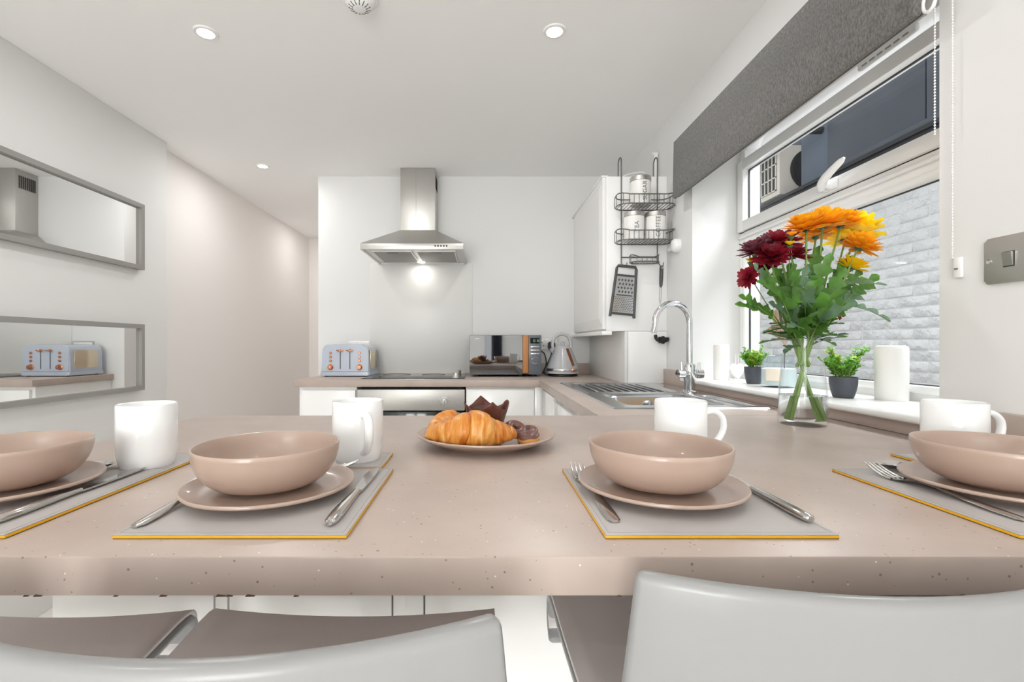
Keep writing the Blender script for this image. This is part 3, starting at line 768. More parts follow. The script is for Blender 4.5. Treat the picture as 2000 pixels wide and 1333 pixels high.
for k in range(9):
    x = dx0 + 0.05 + k * 0.036
    bm = bmesh.new(); add_tube(bm, [(x, dy0 + 0.03, WT - 0.002), (x, dy0 + 0.045, WT + 0.0005), (x, dy1 - 0.05, WT + 0.0015), (x, dy1 - 0.035, WT - 0.002)], 0.0030, 8)
    from_bm('ridge', bm, M_sink, dn, 60, None, True)
bm = bmesh.new(); add_tube(bm, [(0.66, by1 - 0.0165, WT - 0.040), (0.66, by1 - 0.024, WT - 0.041)], 0.020, 24)
ovf = from_bm('overflow', bm, M_chrome, bowl_, 40, None, True)
for k in range(3):
    a = PI / 2 + k * 2 * PI / 3
    bm = bmesh.new()
    poly = [(0.66 + r_ * math.cos(a + q), WT - 0.0405 + r_ * math.sin(a + q)) for r_, q in ((0.004, 0), (0.0145, -0.75), (0.016, -0.3), (0.016, 0.3), (0.0145, 0.75))]
    add_prism(bm, poly, 'y', by1 - 0.0248, by1 - 0.0238)
    from_bm('overflow_hole', bm, M_hole, ovf, 0, None, True)
lathe('waste', [(0, 0.003), (0.03, 0.003), (0.040, 0.0), (0, 0)], M_chrome, bowl_, 28, (0.65, 1.73, WT - 0.1599), w=True)
tp = thing('mixer_tap', 'tall chrome swan-neck mixer tap at the sink', 'tap', (0.851, 1.945, WT + 0.004))
lathe('body', [(0, 0), (0.027, 0), (0.027, 0.006), (0.0215, 0.010), (0.0215, 0.050), (0.0235, 0.055), (0.0235, 0.112), (0.0215, 0.118), (0.0125, 0.122), (0, 0.122)], M_chrome, tp, 28)
arc = [(0, 0, 0.12), (0, 0, 0.20)] + [(-0.074 + 0.074 * math.cos(R(a)), -0.02 * (1 - math.cos(R(a))) / 2, 0.285 + 0.080 * math.sin(R(a))) for a in range(0, 166, 11)] + [(-0.150, -0.024, 0.272), (-0.156, -0.026, 0.245)]
tube('spout', arc, [0.0125] * (len(arc) - 2) + [0.0128, 0.0128], M_chrome, tp, 18)
for s in (-1, 1):
    bm = bmesh.new(); add_tube(bm, [(0, 0, 0.078), (s * 0.026, -0.004, 0.078), (s * 0.027, -0.004, 0.078), (s * 0.052, -0.008, 0.078)], [0.013, 0.013, 0.018, 0.017], 20)
    hv = from_bm('valve', bm, M_chrome, tp, 35)
    bm = bmesh.new(); add_tube(bm, [(s * 0.036, -0.006, 0.09), (s * 0.036, -0.006, 0.125)], [0.005, 0.004], 10)
    from_bm('lever', bm, M_chrome, hv, 40)

# ---- tall wall cabinet on the right wall, pipe boxing below
KX0, KY0, KZ0, KZ1 = 0.648, 2.47, 1.162, 1.984
wc = thing('wall_cabinet', 'white wall cabinet in the corner with the wire rack hooked on it', 'cabinet', (0.8, 2.9, KZ0))
box('carcass', KX0, RW - 0.001, KY0, BW - 0.001, KZ0 + 0.02, KZ1, M_satin, wc, 0.0015, True)
box('light_rail', KX0 - 0.022, KX0 + 0.03, KY0, BW - 0.001, KZ0, KZ0 + 0.0195, M_satin, wc, 0.002, True)
d = bmesh.new()
add_box(d, KX0 - 0.019, KX0 - 0.001, KY0 + 0.002, BW - 0.06, KZ0 + 0.03, KZ1 - 0.004, 0.0015)
d = from_bm('door', d, M_satin, wc, 35, None, True)
bm = bmesh.new()
xo = KX0 - 0.019
A = [bm.verts.new((xo, y, z)) for y, z in ((KY0 + 0.012, KZ0 + 0.045), (BW - 0.075, KZ0 + 0.045), (BW - 0.075, KZ1 - 0.016), (KY0 + 0.012, KZ1 - 0.016))]
B = [bm.verts.new((xo - 0.007, y, z)) for y, z in ((KY0 + 0.05, KZ0 + 0.085), (BW - 0.115, KZ0 + 0.085), (BW - 0.115, KZ1 - 0.055), (KY0 + 0.05, KZ1 - 0.055))]
for i in range(4): bm.faces.new((A[i], A[(i + 1) % 4], B[(i + 1) % 4], B[i]))
bm.faces.new(B)
from_bm('raised_panel', bm, M_satin, d, 0, None, True)
box('cornice', KX0 - 0.024, KX0 + 0.01, KY0, BW - 0.001, KZ1 - 0.003, KZ1 + 0.006, M_satin, wc, 0.002, True)
pbx = thing('pipe_boxing', 'white boxed-in panel under the wall cabinet by the kettle', 'boxing', (0.85, 2.9, WT))
box('front_panel', 0.762, RW - 0.001, KY0 + 0.003, KY0 + 0.018, WT, KZ0 + 0.019, M_satin, pbx, 0.001, True)
box('side_panel', 0.744, 0.760, KY0 + 0.0, BW - 0.02, WT, KZ0 + 0.019, M_splash, pbx, 0.0015, True)
bx = bmesh.new(); add_box(bx, 0.7605, 0.7618, KY0 + 0.006, KY0 + 0.017, WT, KZ0 - 0.001)
from_bm('joint', bx, M_seal, pbx, 0, None, True)
# black isolation valve hanging by the wall under the cabinet
vv = thing('isolation_valve', 'black plastic valve knob on the wall below the cabinet, beside the tap', 'valve', (0.93, 2.45, 1.135))
bm = bmesh.new()
n = 20
for k, (yy, r_) in enumerate(((-0.012, 0.019), (0.012, 0.021))):
    pass
poly = [(0.0 + (0.021 if k % 2 else 0.0165) * math.cos(2 * PI * k / 14), 0.0 + (0.021 if k % 2 else 0.0165) * math.sin(2 * PI * k / 14)) for k in range(14)]
add_prism(bm, poly, 'y', -0.016, 0.012)
from_bm('hand_wheel', bm, M_black, vv, 30)
tube('spindle', [(0.0, 0, 0), (0.022, 0, 0.002), (0.035, 0.004, 0.004)], [0.010, 0.013, 0.010], M_black, vv, 12)
tube('hose', catmull([(-0.012, 0.0, -0.004), (-0.026, 0.006, 0.006), (-0.030, 0.012, 0.026)], 5), 0.0085, M_black, vv, 10)
# white pipe above the cabinet and cable
pipe = thing('heating_pipe', 'white painted pipe on the wall above the wall cabinet', 'pipe', (RW - 0.02, 2.55, KZ1))
tube('pipe', catmull([(RW - 0.016, 2.60, 2.15), (RW - 0.017, 2.585, 2.145), (RW - 0.019, 2.58, 2.12), (RW - 0.020, 2.58, KZ1 + 0.008)], 5), 0.011, M_wall, pipe, 12, w=True)
tube('clip', [(RW - 0.036, 2.595, 2.152), (RW - 0.001, 2.595, 2.152)], 0.008, M_wall, pipe, 10, w=True)
box('connector', RW - 0.055, RW - 0.001, 2.565, 2.595, KZ1 + 0.0005, KZ1 + 0.016, M_cord, pipe, 0.004, True)
tag(tube('white_cable', catmull([(0.745, 2.62, KZ1 + 0.003), (0.750, 2.60, KZ1 + 0.028), (0.80, 2.58, KZ1 + 0.052), (0.872, 2.57, KZ1 + 0.058), (0.880, 2.565, KZ1 + 0.03), (0.882, 2.56, KZ1 + 0.003)], 6), 0.0035, M_cord, None, 8), 'white cable looped on top of the wall cabinet behind the canister', 'cable')
cs = thing('wall_sensor', 'small white round sensor on the wall between the wire rack and the window', 'sensor', (RW, 2.33, 1.597))
bm = bmesh.new(); add_tube(bm, [(-0.0, 0, 0), (-0.018, 0, 0), (-0.026, 0, 0), (-0.034, 0, 0)], [0.034, 0.034, 0.030, 0.020], 28)
from_bm('housing', bm, M_upvc, cs, 45)
tube('bracket', [(-0.004, 0.03, 0.0), (-0.014, 0.055, -0.004), (-0.014, 0.085, -0.006)], [0.010, 0.012, 0.010], M_upvc, cs, 10)

# ================================================================ appliances on the back run
# ---- toaster: local x across, y to the back, z up
tx0, tx1 = px(627, 2.99), px(721, 2.99)
ts = thing('toaster', 'pale blue four-slice toaster with copper knobs on the worktop', 'toaster', ((tx0 + tx1) / 2, 2.99, WT))
hw = (tx1 - tx0) / 2
bm = bmesh.new()
prof = [(-hw + 0.004, 0.026), (-hw - 0.0, 0.035)] + [(-hw + 0.006 + 0.04 - 0.04 * math.cos(R(a)), 0.155 + 0.047 * math.sin(R(a))) for a in range(0, 91, 15)]
prof = prof + [(-x, z) for x, z in prof[::-1]]
add_prism(bm, prof, 'y', 0.0, 0.265)
bmesh.ops.bevel(bm, geom=[e for e in bm.edges if abs(e.verts[0].co.y - e.verts[1].co.y) < 1e-6 and (e.verts[0].co.y < 0.001 or e.verts[0].co.y > 0.264)], offset=0.006, segments=3, affect='EDGES')
body = from_bm('body', bm, M_bluegrey, ts, 40)
bm = bmesh.new(); add_prism(bm, rrect(-hw - 0.004, hw + 0.004, -0.006, 0.271, 0.012), 'z', 0.006, 0.030)
bmesh.ops.bevel(bm, geom=[e for e in bm.edges if e.verts[0].co.z == e.verts[1].co.z], offset=0.004, segments=2, affect='EDGES')
from_bm('base_trim', bm, M_bluegrey, ts, 40)
for sx in (-1, 1):
    box('side_panel', sx * (hw - 0.001) - 0.001, sx * (hw - 0.001) + 0.0025, 0.035, 0.225, 0.05, 0.165, mat('warm_steel_side', rgb(214, 200, 178), 0.22, 1.0) if sx < 0 else MATS['warm_steel_side'], ts, 0.0008)
for sx in (-1, 1):
    for sy in (0.02, 0.245):
        lathe('foot', [(0, 0), (0.012, 0), (0.014, 0.007), (0, 0.007)], M_black, ts, 12, (sx * (hw - 0.03), sy, 0))
for k, x in enumerate((-0.077, -0.021, 0.021, 0.077)):
    box('bread_slot', x - 0.014, x + 0.014, 0.03, 0.235, 0.2015, 0.2027, M_hole, ts)
for sx in (-1, 1):
    s = box('lever_slot', sx * 0.030 - 0.0025, sx * 0.030 + 0.0025, -0.0008, 0.001, 0.048, 0.172, M_black, ts)
    bm = bmesh.new(); add_tube(bm, [(sx * 0.030 - 0.021, -0.011, 0.166), (sx * 0.030 - 0.008, -0.014, 0.162), (sx * 0.030 + 0.008, -0.014, 0.162), (sx * 0.030 + 0.021, -0.011, 0.166)], 0.004, 8)
    add_tube(bm, [(sx * 0.030, -0.014, 0.162), (sx * 0.030, 0.0, 0.164)], 0.0035, 8)
    add_tube(bm, [(sx * 0.030, -0.014, 0.156), (sx * 0.030, -0.014, 0.173)], 0.0035, 8)
    from_bm('lever', bm, M_copper, ts, 50)
    for z in (0.149, 0.124, 0.099):
        bm = bmesh.new(); add_tube(bm, [(sx * 0.091, 0.0005, z), (sx * 0.091, -0.004, z), (sx * 0.091, -0.0055, z)], [0.0085, 0.0085, 0.0065], 18)
        from_bm('button', bm, M_copper, ts, 35)
    bm = bmesh.new(); add_tube(bm, [(sx * 0.091, 0.0005, 0.060), (sx * 0.091, -0.004, 0.060), (sx * 0.091, -0.005, 0.060), (sx * 0.091, -0.018, 0.060), (sx * 0.091, -0.020, 0.060)], [0.0185, 0.0185, 0.0155, 0.0145, 0.0125], 24)
    kn = from_bm('dial', bm, M_copper, ts, 35)
    box('pointer', sx * 0.091 - 0.0025, sx * 0.091 + 0.0025, -0.0225, -0.019, 0.050, 0.071, M_copper, kn, 0.0008)
box('crumb_tray_front', -0.022, 0.022, -0.0006, 0.001, 0.038, 0.051, M_bluegrey, ts)

# ---- microwave
mx0, mx1, my = px(917, 2.985), px(1057.5, 2.985), 2.985
mw = thing('microwave', 'slate grey microwave with mirrored door and oak handle strip', 'microwave', ((mx0 + mx1) / 2, my, WT))
z0, z1 = WT + 0.014, WT + 0.262
box('body', mx0, mx1, my + 0.02, my + 0.285, z0, z1, M_mw, mw, 0.006, True)
xh0, xh1 = px(1021, my), px(1032, my)
bm = bmesh.new(); add_prism(bm, rrect(mx0, xh0 - 0.001, z0, z1, 0.010), 'y', my, my + 0.0195)
dr = from_bm('door', bm, M_mw, mw, 35, None, True)
bm = bmesh.new(); add_prism(bm, rrect(mx0 + 0.002, xh0 - 0.002, z0 + 0.003, z1 - 0.003, 0.009), 'y', my - 0.0015, my)
from_bm('mirror_panel', bm, M_mwdoor, dr, 35, None, True)
hs = box('handle_strip', xh0, xh1, my - 0.008, my + 0.0195, z0 + 0.008, z1 - 0.003, M_wood, mw, 0.003, True)
hs['label'] = 'oak handle strip'
box('control_panel', xh1 + 0.001, mx1, my, my + 0.0195, z0, z1, M_mw, mw, 0.003, True)
pc = (xh1 + mx1) / 2
dp = box('display', pc - 0.029, pc + 0.029, my - 0.001, my + 0.001, z1 - 0.054, z1 - 0.018, M_hole, mw, 0.0005, True)
def seg_digit(ch, x, z, s, parent):
    segs = {'1': 'bc', '0': 'abcdef', '8': 'abcdefg'}[ch]
    P = {'a': (0, 1, 1, 0), 'g': (0, 0.5, 1, 0), 'd': (0, 0, 1, 0), 'f': (0, 0.75, 0, 1), 'b': (1, 0.75, 0, 1), 'e': (0, 0.25, 0, 1), 'c': (1, 0.25, 0, 1)}
    bm = bmesh.new()
    for k in segs:
        u, v, hz, vt = P[k]
        cx_, cz_ = x + (0.5 if hz else u) * s * 0.55, z + v * s
        a, b = (s * 0.20, s * 0.045) if hz else (s * 0.045, s * 0.19)
        add_box(bm, cx_ - a, cx_ + a, my - 0.0016, my - 0.0009, cz_ - b, cz_ + b)
    return from_bm('digit', bm, M_led, parent, 0, None, True)
for k, ch_ in enumerate('1018'):
    seg_digit(ch_, pc - 0.017 + k * 0.0105 + (0.003 if k > 1 else 0), z1 - 0.043, 0.013, dp)
for k in range(3):
    z = z1 - 0.074 - k * 0.022
    box('button_bar', pc - 0.027, pc + 0.027, my - 0.005, my + 0.0005, z - 0.0045, z + 0.0045, M_chrome, mw, 0.002, True)
bm = bmesh.new(); add_tube(bm, [(pc, my, z0 + 0.089), (pc, my - 0.006, z0 + 0.089), (pc, my - 0.007, z0 + 0.089), (pc, my - 0.020, z0 + 0.089)], [0.025, 0.025, 0.021, 0.019], 28)
dl = from_bm('dial', bm, M_mw, mw, 35, None, True)
tube('dial_ring', [(pc + 0.0225 * math.cos(k * PI / 16), my - 0.0066, z0 + 0.089 + 0.0225 * math.sin(k * PI / 16)) for k in range(32)], 0.0012, M_chrome, dl, 6, True, True)
for x in (mx0 + 0.05, mx1 - 0.05, (mx0 + mx1) / 2 + 0.10):
    for y in (my + 0.035, my + 0.25):
        lathe('foot', [(0, 0), (0.014, 0), (0.016, 0.015), (0, 0.015)], M_black, mw, 12, (x, y, WT), w=True)
box('lettering_mark', mx0 + 0.034, mx0 + 0.062, my - 0.0018, my - 0.0014, z1 - 0.026, z1 - 0.022, M_cord, mw, 0, True)

# ---- kettle
kt = thing('kettle', 'pale grey pyramid kettle with chrome band standing by the corner', 'kettle', (px(1099, 3.07), 3.07, WT))
lathe('power_base', [(0, 0), (0.088, 0), (0.094, 0.004), (0.094, 0.012), (0.088, 0.016), (0, 0.016)], M_black, kt, 40)
lathe('body', [(0, 0.020), (0.102, 0.020), (0.105, 0.026), (0.105, 0.034), (0.104, 0.052), (0.100, 0.062), (0.086, 0.100), (0.070, 0.140), (0.057, 0.172), (0.052, 0.182), (0, 0.182)], M_kettle, kt, 48)
lathe('chrome_band', [(0.1052, 0.034), (0.1062, 0.036), (0.1058, 0.048), (0.1046, 0.050), (0.1035, 0.042)], M_chrome, kt, 48)
lathe('bottom_band', [(0.096, 0.016), (0.106, 0.018), (0.1068, 0.026), (0.104, 0.029), (0.096, 0.024)], M_kettle, kt, 48)
ld = lathe('lid', [(0, 0.198), (0.012, 0.197), (0.035, 0.192), (0.050, 0.184), (0.051, 0.181), (0, 0.181)], M_kettle, kt, 40)
tube('lid_loop', [(0.012 * math.cos(k * PI / 9), 0, 0.209 + 0.012 * math.sin(k * PI / 9)) for k in range(18)], 0.0032, M_kettle, ld, 8, True)
hp = catmull([(-0.060, 0, 0.168), (-0.066, 0, 0.205), (-0.052, 0, 0.246), (-0.018, 0, 0.268), (0.020, 0, 0.264), (0.044, 0, 0.240), (0.052, 0, 0.205), (0.050, 0, 0.178)], 5)
bm = bmesh.new(); add_tube(bm, hp, 0.011, 14)
for v in bm.verts: v.co.y *= 1.25
from_bm('handle', bm, M_kettle, kt, 60)
# water window and copper trim on the camera side, running down the flank
bm = bmesh.new()
pa, pb_ = Vector((0.020, -0.058, 0.176)), Vector((0.052, -0.086, 0.066))
dirv = (pb_ - pa); sd = Vector((0.9, 0.35, 0.15)).normalized() * 0.009; nrm = Vector((0.35, -0.85, 0.35)).normalized() * 0.006
vs = []
for k in range(7):
    t_ = k / 6; c = pa + dirv * t_; wv = 0.6 + 0.5 * math.sin(PI * (0.15 + 0.7 * t_))
    rr_ = math.hypot(c.x, c.y); R0 = 0.104 - (c.z - 0.056) * 0.405
    c = Vector((c.x / rr_ * R0, c.y / rr_ * R0, c.z))
    vs.append([bm.verts.new(c - sd * wv), bm.verts.new(c - sd * wv * 0.8 + nrm), bm.verts.new(c + sd * wv * 0.8 + nrm), bm.verts.new(c + sd * wv)])
for a, b in zip(vs[:-1], vs[1:]):
    for k in range(3): bm.faces.new((a[k], a[k + 1], b[k + 1], b[k]))
bm.faces.new(vs[0]); bm.faces.new(vs[-1][::-1])
wnd = from_bm('water_gauge', bm, M_copper, kt, 40); wnd['label'] = 'copper-trimmed water gauge'
box('copper_badge', 0.040, 0.070, -0.100, -0.085, 0.033, 0.050, M_copper, kt, 0.002)
# spout on the left
bm = bmesh.new()
A = [bm.verts.new(p) for p in ((-0.068, -0.024, 0.145), (-0.058, -0.022, 0.176), (-0.058, 0.022, 0.176), (-0.068, 0.024, 0.145))]
B = [bm.verts.new(p) for p in ((-0.078, -0.005, 0.160), (-0.084, -0.008, 0.178), (-0.084, 0.008, 0.178), (-0.078, 0.005, 0.160))]
for i in range(4): bm.faces.new((A[i], A[(i + 1) % 4], B[(i + 1) % 4], B[i]))
bm.faces.new(B)
from_bm('spout', bm, M_kettle, kt, 40)

# ---- wall sockets, plug and cables
def socket(cx_, cz_, label):
    t = thing('wall_socket', label, 'socket', (cx_, BW, cz_))
    bm = bmesh.new(); add_prism(bm, rrect(-0.073, 0.073, -0.043, 0.043, 0.005), 'y', -0.007, -0.0005)
    from_bm('plate', bm, M_steel, t, 30)
    box('insert', -0.066, 0.066, -0.0085, -0.0068, -0.030, 0.036, M_upvc, t, 0.001)
    for s in (-1, 1):
        box('rocker', s * 0.018 - 0.006, s * 0.018 + 0.006, -0.011, -0.008, 0.016, 0.033, M_upvc, t, 0.001)
        for a, b in ((0, 0.012), (-0.011, -0.008), (0.011, -0.008)):
            box('pin_hole', s * 0.038 + a - 0.003, s * 0.038 + a + 0.003, -0.0089, -0.0084, b - 0.010, b - 0.004, M_black, t)
    return t
socket(px(701, BW), pz(679, BW), 'brushed steel double wall socket behind the toaster')
socket(px(1069, BW), pz(671, BW), 'brushed steel double wall socket between microwave and kettle')
pg = thing('power_plug', 'black three-pin plug with cable in the socket beside the kettle', 'plug', (px(1076, BW), BW - 0.009, pz(675, BW)))
bm = bmesh.new(); add_prism(bm, rrect(-0.024, 0.024, -0.028, 0.024, 0.012), 'y', -0.034, 0.0)
bmesh.ops.bevel(bm, geom=[e for e in bm.edges if e.verts[0].co.y < -0.03 and e.verts[1].co.y < -0.03], offset=0.008, segments=2, affect='EDGES')
from_bm('plug_body', bm, M_black, pg, 40)
ox = pg.location
tube('cable', catmull([(0, -0.018, -0.026), (-0.002, -0.024, -0.06), (-0.030, -0.05, -0.12), (-0.055, -0.06, -0.165), (-0.052, -0.075, -0.192), (-0.03, -0.09, -0.1965), (0.0, -0.115, -0.1965)], 8), 0.0045, M_black, pg, 8)
tag(tube('power_cable', catmull([(px(1056, 3.27) - 0.012, 3.272, 1.072), (px(1063, 3.25), 3.25, 1.05), (px(1067, 3.23), 3.23, 0.985), (px(1062, 3.23), 3.225, 0.935), (px(1060, 3.26), 3.262, 0.916)], 8), 0.004, M_black, None, 8), 'thin black cable hanging down the wall beside the microwave', 'cable')

# ================================================================ wire rack hooked over the wall cabinet
rk = thing('wire_rack', 'grey two-tier wire rack hooked over the side of the wall cabinet', 'rack', (0.81, KY0, 1.5))
yb = KY0 - 0.006
lx, rx = px(1213.5, yb), px(1284, yb)
for x in (lx, rx):
    pts = [(x, yb, 1.53), (x, yb, 2.06)] + [(x, yb + 0.028 - 0.028 * math.cos(R(a)), 2.06 + 0.028 * math.sin(R(a))) for a in range(20, 181, 20)] + [(x, yb + 0.056, KZ1 + 0.0065), (x, yb + 0.075, KZ1 + 0.0035)]
    tube('upright', pts, 0.0033, M_wire, rk, 8, w=True)
def basket(z, h, x0, x1, depth, nbars, nposts):
    y1 = yb - 0.004; y0 = y1 - depth
    bp = [(p[0], p[1], z) for p in rrect(x0, x1, y0, y1, min(0.05, depth * 0.46), 6)]
    b = tube('basket', bp, 0.003, M_wire, rk, 8, True, True)
    bm = bmesh.new()
    for k in range(nbars):
        x = x0 + 0.012 + (x1 - x0 - 0.024) * k / (nbars - 1)
        ins = 0.02 if k in (0, nbars - 1) else 0.004
        add_tube(bm, [(x, y0 + ins, z), (x, y1 - ins, z)], 0.0018, 6)
    from_bm('base_wire', bm, M_wire, b, 60, None, True)['kind'] = 'stuff'
    bm = bmesh.new()
    # rim: high at the sides, dipping along the front
    pts = []
    for x, y in rrect(x0, x1, y0, y1, min(0.05, depth * 0.46), 6):
        e = min(abs(x - x0), abs(x - x1)) / (x1 - x0)
        hz = h + 0.016 * max(0, 1 - e / 0.22) if y < y1 - 0.01 else h + 0.012
        pts.append((x, y, z + hz))
    add_tube(bm, pts, 0.0028, 8, True)
    from_bm('rim_wire', bm, M_wire, b, 60, None, True)
    bm = bmesh.new()
    for k in range(nposts):
        x = x0 + 0.02 + (x1 - x0 - 0.04) * k / (nposts - 1)
        e = min(abs(x - x0), abs(x - x1)) / (x1 - x0)
        yy = y0 + (0.012 if e < 0.12 else 0.0)
        add_tube(bm, [(x, yy, z), (x, yy, z + h + 0.016 * max(0, 1 - e / 0.22))], 0.0016, 6)
    for x in (x0, x1):
        for yy in (y0 + depth * 0.5, y0 + depth * 0.78):
            add_tube(bm, [(x, yy, z), (x, yy, z + h + 0.016)], 0.0016, 6)
    from_bm('rail_wire', bm, M_wire, b, 60, None, True)['kind'] = 'stuff'
bz1, bz2 = pz(401, 2.37), pz(470.5, 2.37)
basket(bz1, 0.042, px(1204, 2.40), px(1314, 2.40), 0.125, 15, 11)
basket(bz2, 0.042, px(1204, 2.40), px(1313, 2.40), 0.125, 15, 11)
tz = pz(513, 2.42)
basket(tz, 0.022, px(1231, 2.43), px(1285, 2.43), 0.075, 9, 5)
tube('cross_bar', [(lx, yb, tz + 0.034), (rx, yb, tz + 0.034)], 0.0026, M_wire, rk, 8, w=True)
for x in (px(1221, yb - 0.01), px(1292, yb - 0.01)):
    tube('hook', catmull([(x - 0.02 if x < 0.8 else x - 0.012, yb, 1.535), (x, yb - 0.008, 1.512), (x + 0.004, yb - 0.018, 1.512), (x + 0.006, yb - 0.022, 1.533)], 5), 0.0024, M_wire, rk, 8, w=True)

# ---- canisters with lettering running upwards
def canister(cxp, base_z, txt, label, d=2.392, r_=0.0495, h=0.142, turn=0.0):
    t = thing('storage_canister', label, 'canister', (px(cxp, d), d, base_z), 0, 'tea coffee and sugar canisters')
    lathe('tin', [(0, 0), (r_ - 0.003, 0), (r_, 0.003), (r_, h - 0.024), (0, h - 0.024)], M_canister, t, 40)
    lathe('lid', [(0, h), (r_ - 0.001, h), (r_ + 0.0018, h - 0.003), (r_ + 0.0018, h - 0.023), (0, h - 0.023)], M_steel, t, 40)
    me = text_mesh(txt, 0.030)
    for v in me.vertices:
        u, w_ = v.co.x, v.co.y            # along the word, across the word
        ang = -PI / 2 - w_ / r_ * 1.0 + turn
        v.co = Vector(((r_ + 0.0007) * math.cos(ang), (r_ + 0.0007) * math.sin(ang), h * 0.44 + u))
    me.materials.append(M_ink)
    o = bpy.data.objects.new('lettering', me); link(o, t)
    return t
canister(1251, bz1 + 0.003, 'SUGAR', 'white SUGAR canister with steel lid on the upper rack tier', turn=0.12)
canister(1238, bz2 + 0.003, 'TEA', 'white TEA canister with steel lid on the lower rack tier', turn=0.0)
canister(1280, bz2 + 0.003, 'COFFEE', 'white COFFEE canister with steel lid on the lower rack tier', turn=-0.06)

# ---- grater on its hook
gt = thing('hand_grater', 'flat steel grater with a dark grey frame hanging from the rack', 'grater', (px(1224, 2.44), 2.438, 1.512))
gt.rotation_euler = (0, R(5.5), 0)
w0, w1, H = 0.050, 0.062, 0.262
bm = bmesh.new()
add_tube(bm, [(-w0 + 0.006, 0, 0), (w0 - 0.006, 0, 0), (w0, 0, -0.012), (w1 - 0.002, 0, -H + 0.02), (w1, 0, -H)], 0.0075, 8)
add_tube(bm, [(w0 - 0.006, 0, 0), (-w0 + 0.006, 0, 0), (-w0, 0, -0.012), (-w1 + 0.002, 0, -H + 0.02), (-w1, 0, -H)], 0.0075, 8)
add_tube(bm, [(-w0 - 0.002, 0, -0.048), (w0 + 0.002, 0, -0.048)], 0.006, 8)
add_tube(bm, [(-w1, 0, -H + 0.018), (w1, 0, -H + 0.018)], 0.0065, 8)
from_bm('frame', bm, M_darksteel, gt, 50)
bm = bmesh.new()
vs = [bm.verts.new(p) for p in ((-w0 - 0.001, -0.002, -0.05), (w0 + 0.001, -0.002, -0.05), (w1 - 0.003, -0.002, -H + 0.02), (-w1 + 0.003, -0.002, -H + 0.02))]
bm.faces.new(vs)
bl_ = from_bm('blade', bm, M_sink, gt, 0)
for r_ in range(4):
    for c in range(5):
        x = -0.034 + c * 0.0165 + (0.006 if r_ % 2 else 0); z = -0.066 - r_ * 0.020
        bm = bmesh.new(); add_tube(bm, [(x, -0.003, z), (x + 0.001, -0.006, z - 0.006), (x, -0.003, z - 0.011)], [0.0012, 0.0042, 0.0012], 6)
        from_bm('coarse_tooth', bm, M_darksteel, bl_, 50)
box('slicing_slot', -0.040, 0.042, -0.0048, -0.002, -0.152, -0.146, M_darksteel, bl_, 0.001)
bm = bmesh.new()
for r_ in range(9):
    for c in range(11):
        x = -0.045 + c * 0.009 + (0.0045 if r_ % 2 else 0); z = -0.160 - r_ * 0.0088
        add_tube(bm, [(x, -0.002, z), (x, -0.0045, z)], [0.0028, 0.0012], 5)
ft = from_bm('fine_teeth', bm, M_darksteel, bl_, 50); ft['kind'] = 'stuff'
# ---- peeler on its hook
pe = thing('vegetable_peeler', 'slim peeler with dark handle hanging from the rack end', 'peeler', (px(1291.5, 2.44), 2.436, 1.515))
tube('handle', [(0, 0, 0), (0.0, 0, -0.010), (-0.0015, 0, -0.06), (-0.003, 0, -0.098), (-0.004, 0, -0.112)], [0.007, 0.0095, 0.010, 0.0085, 0.004], M_darksteel, pe, 12)
tube('blade', [(-0.004, 0, -0.110), (-0.005, 0, -0.135), (-0.0065, 0, -0.180), (-0.007, 0, -0.196)], [0.004, 0.0055, 0.0048, 0.002], M_steel, pe, 8)
lathe('hole_ring', [(0.002, -0.0005), (0.0045, -0.0005), (0.0045, 0.0005), (0.002, 0.0005)], M_chrome, pe, 14)
pe.children[-1].rotation_euler = (R(90), 0, 0); pe.children[-1].location = (0, -0.0105, -0.012)

# ================================================================ place settings on the breakfast bar
names = ['at the free end of the bar', 'between the free end and the pastries', 'between the pastries and the window end', 'beside the window wall']
MX = [-0.610, -0.259, 0.248, 0.674]         # mat centres
MATW, MATY0, MATY1, MT = 0.241, 0.489, 0.752, 0.0050
def layered_mat(name, label, cat, x0, x1, y0, y1, group):
    t = thing(name, label, cat, ((x0 + x1) / 2, (y0 + y1) / 2, WT), 0, group)
    a, b, c, d = x0, x1, y0, y1
    box('backing', a + 0.0006, b - 0.0006, c + 0.0006, d - 0.0006, WT, WT + 0.0007, M_seal, t, w=True)
    box('edge_band', a, b, c, d, WT + 0.0007, WT + 0.0036, M_mat_edge, t, 0.0008, True)
    box('top_sheet', a + 0.0003, b - 0.0003, c + 0.0003, d - 0.0003, WT + 0.0036, WT + MT, M_mat_top, t, 0.0006, True)
    bm = bmesh.new()
    add_tube(bm, [(a + 0.005, c + 0.005, WT + MT), (b - 0.005, c + 0.005, WT + MT), (b - 0.005, d - 0.005, WT + MT), (a + 0.005, d - 0.005, WT + MT)], 0.0003, 4, True)
    from_bm('stitching', bm, M_frame, t, 0, None, True)
    return t
for i, cx_ in enumerate(MX):
    layered_mat('placemat', 'grey leatherette placemat with mustard edge ' + names[i], 'placemat', cx_ - MATW / 2, cx_ + MATW / 2, MATY0, MATY1, 'placemats on the breakfast bar')
COA = [(-0.543, 0.774), (-0.212, 0.810), (0.343, 0.812), (0.790, 0.800)]
for i, (x, y) in enumerate(COA):
    layered_mat('coaster', 'small grey coaster under the mug ' + names[i], 'coaster', x - 0.0525, x + 0.0525, max(y - 0.0525, MATY1 + 0.002), max(y - 0.0525, MATY1 + 0.002) + 0.105, 'coasters under the mugs')

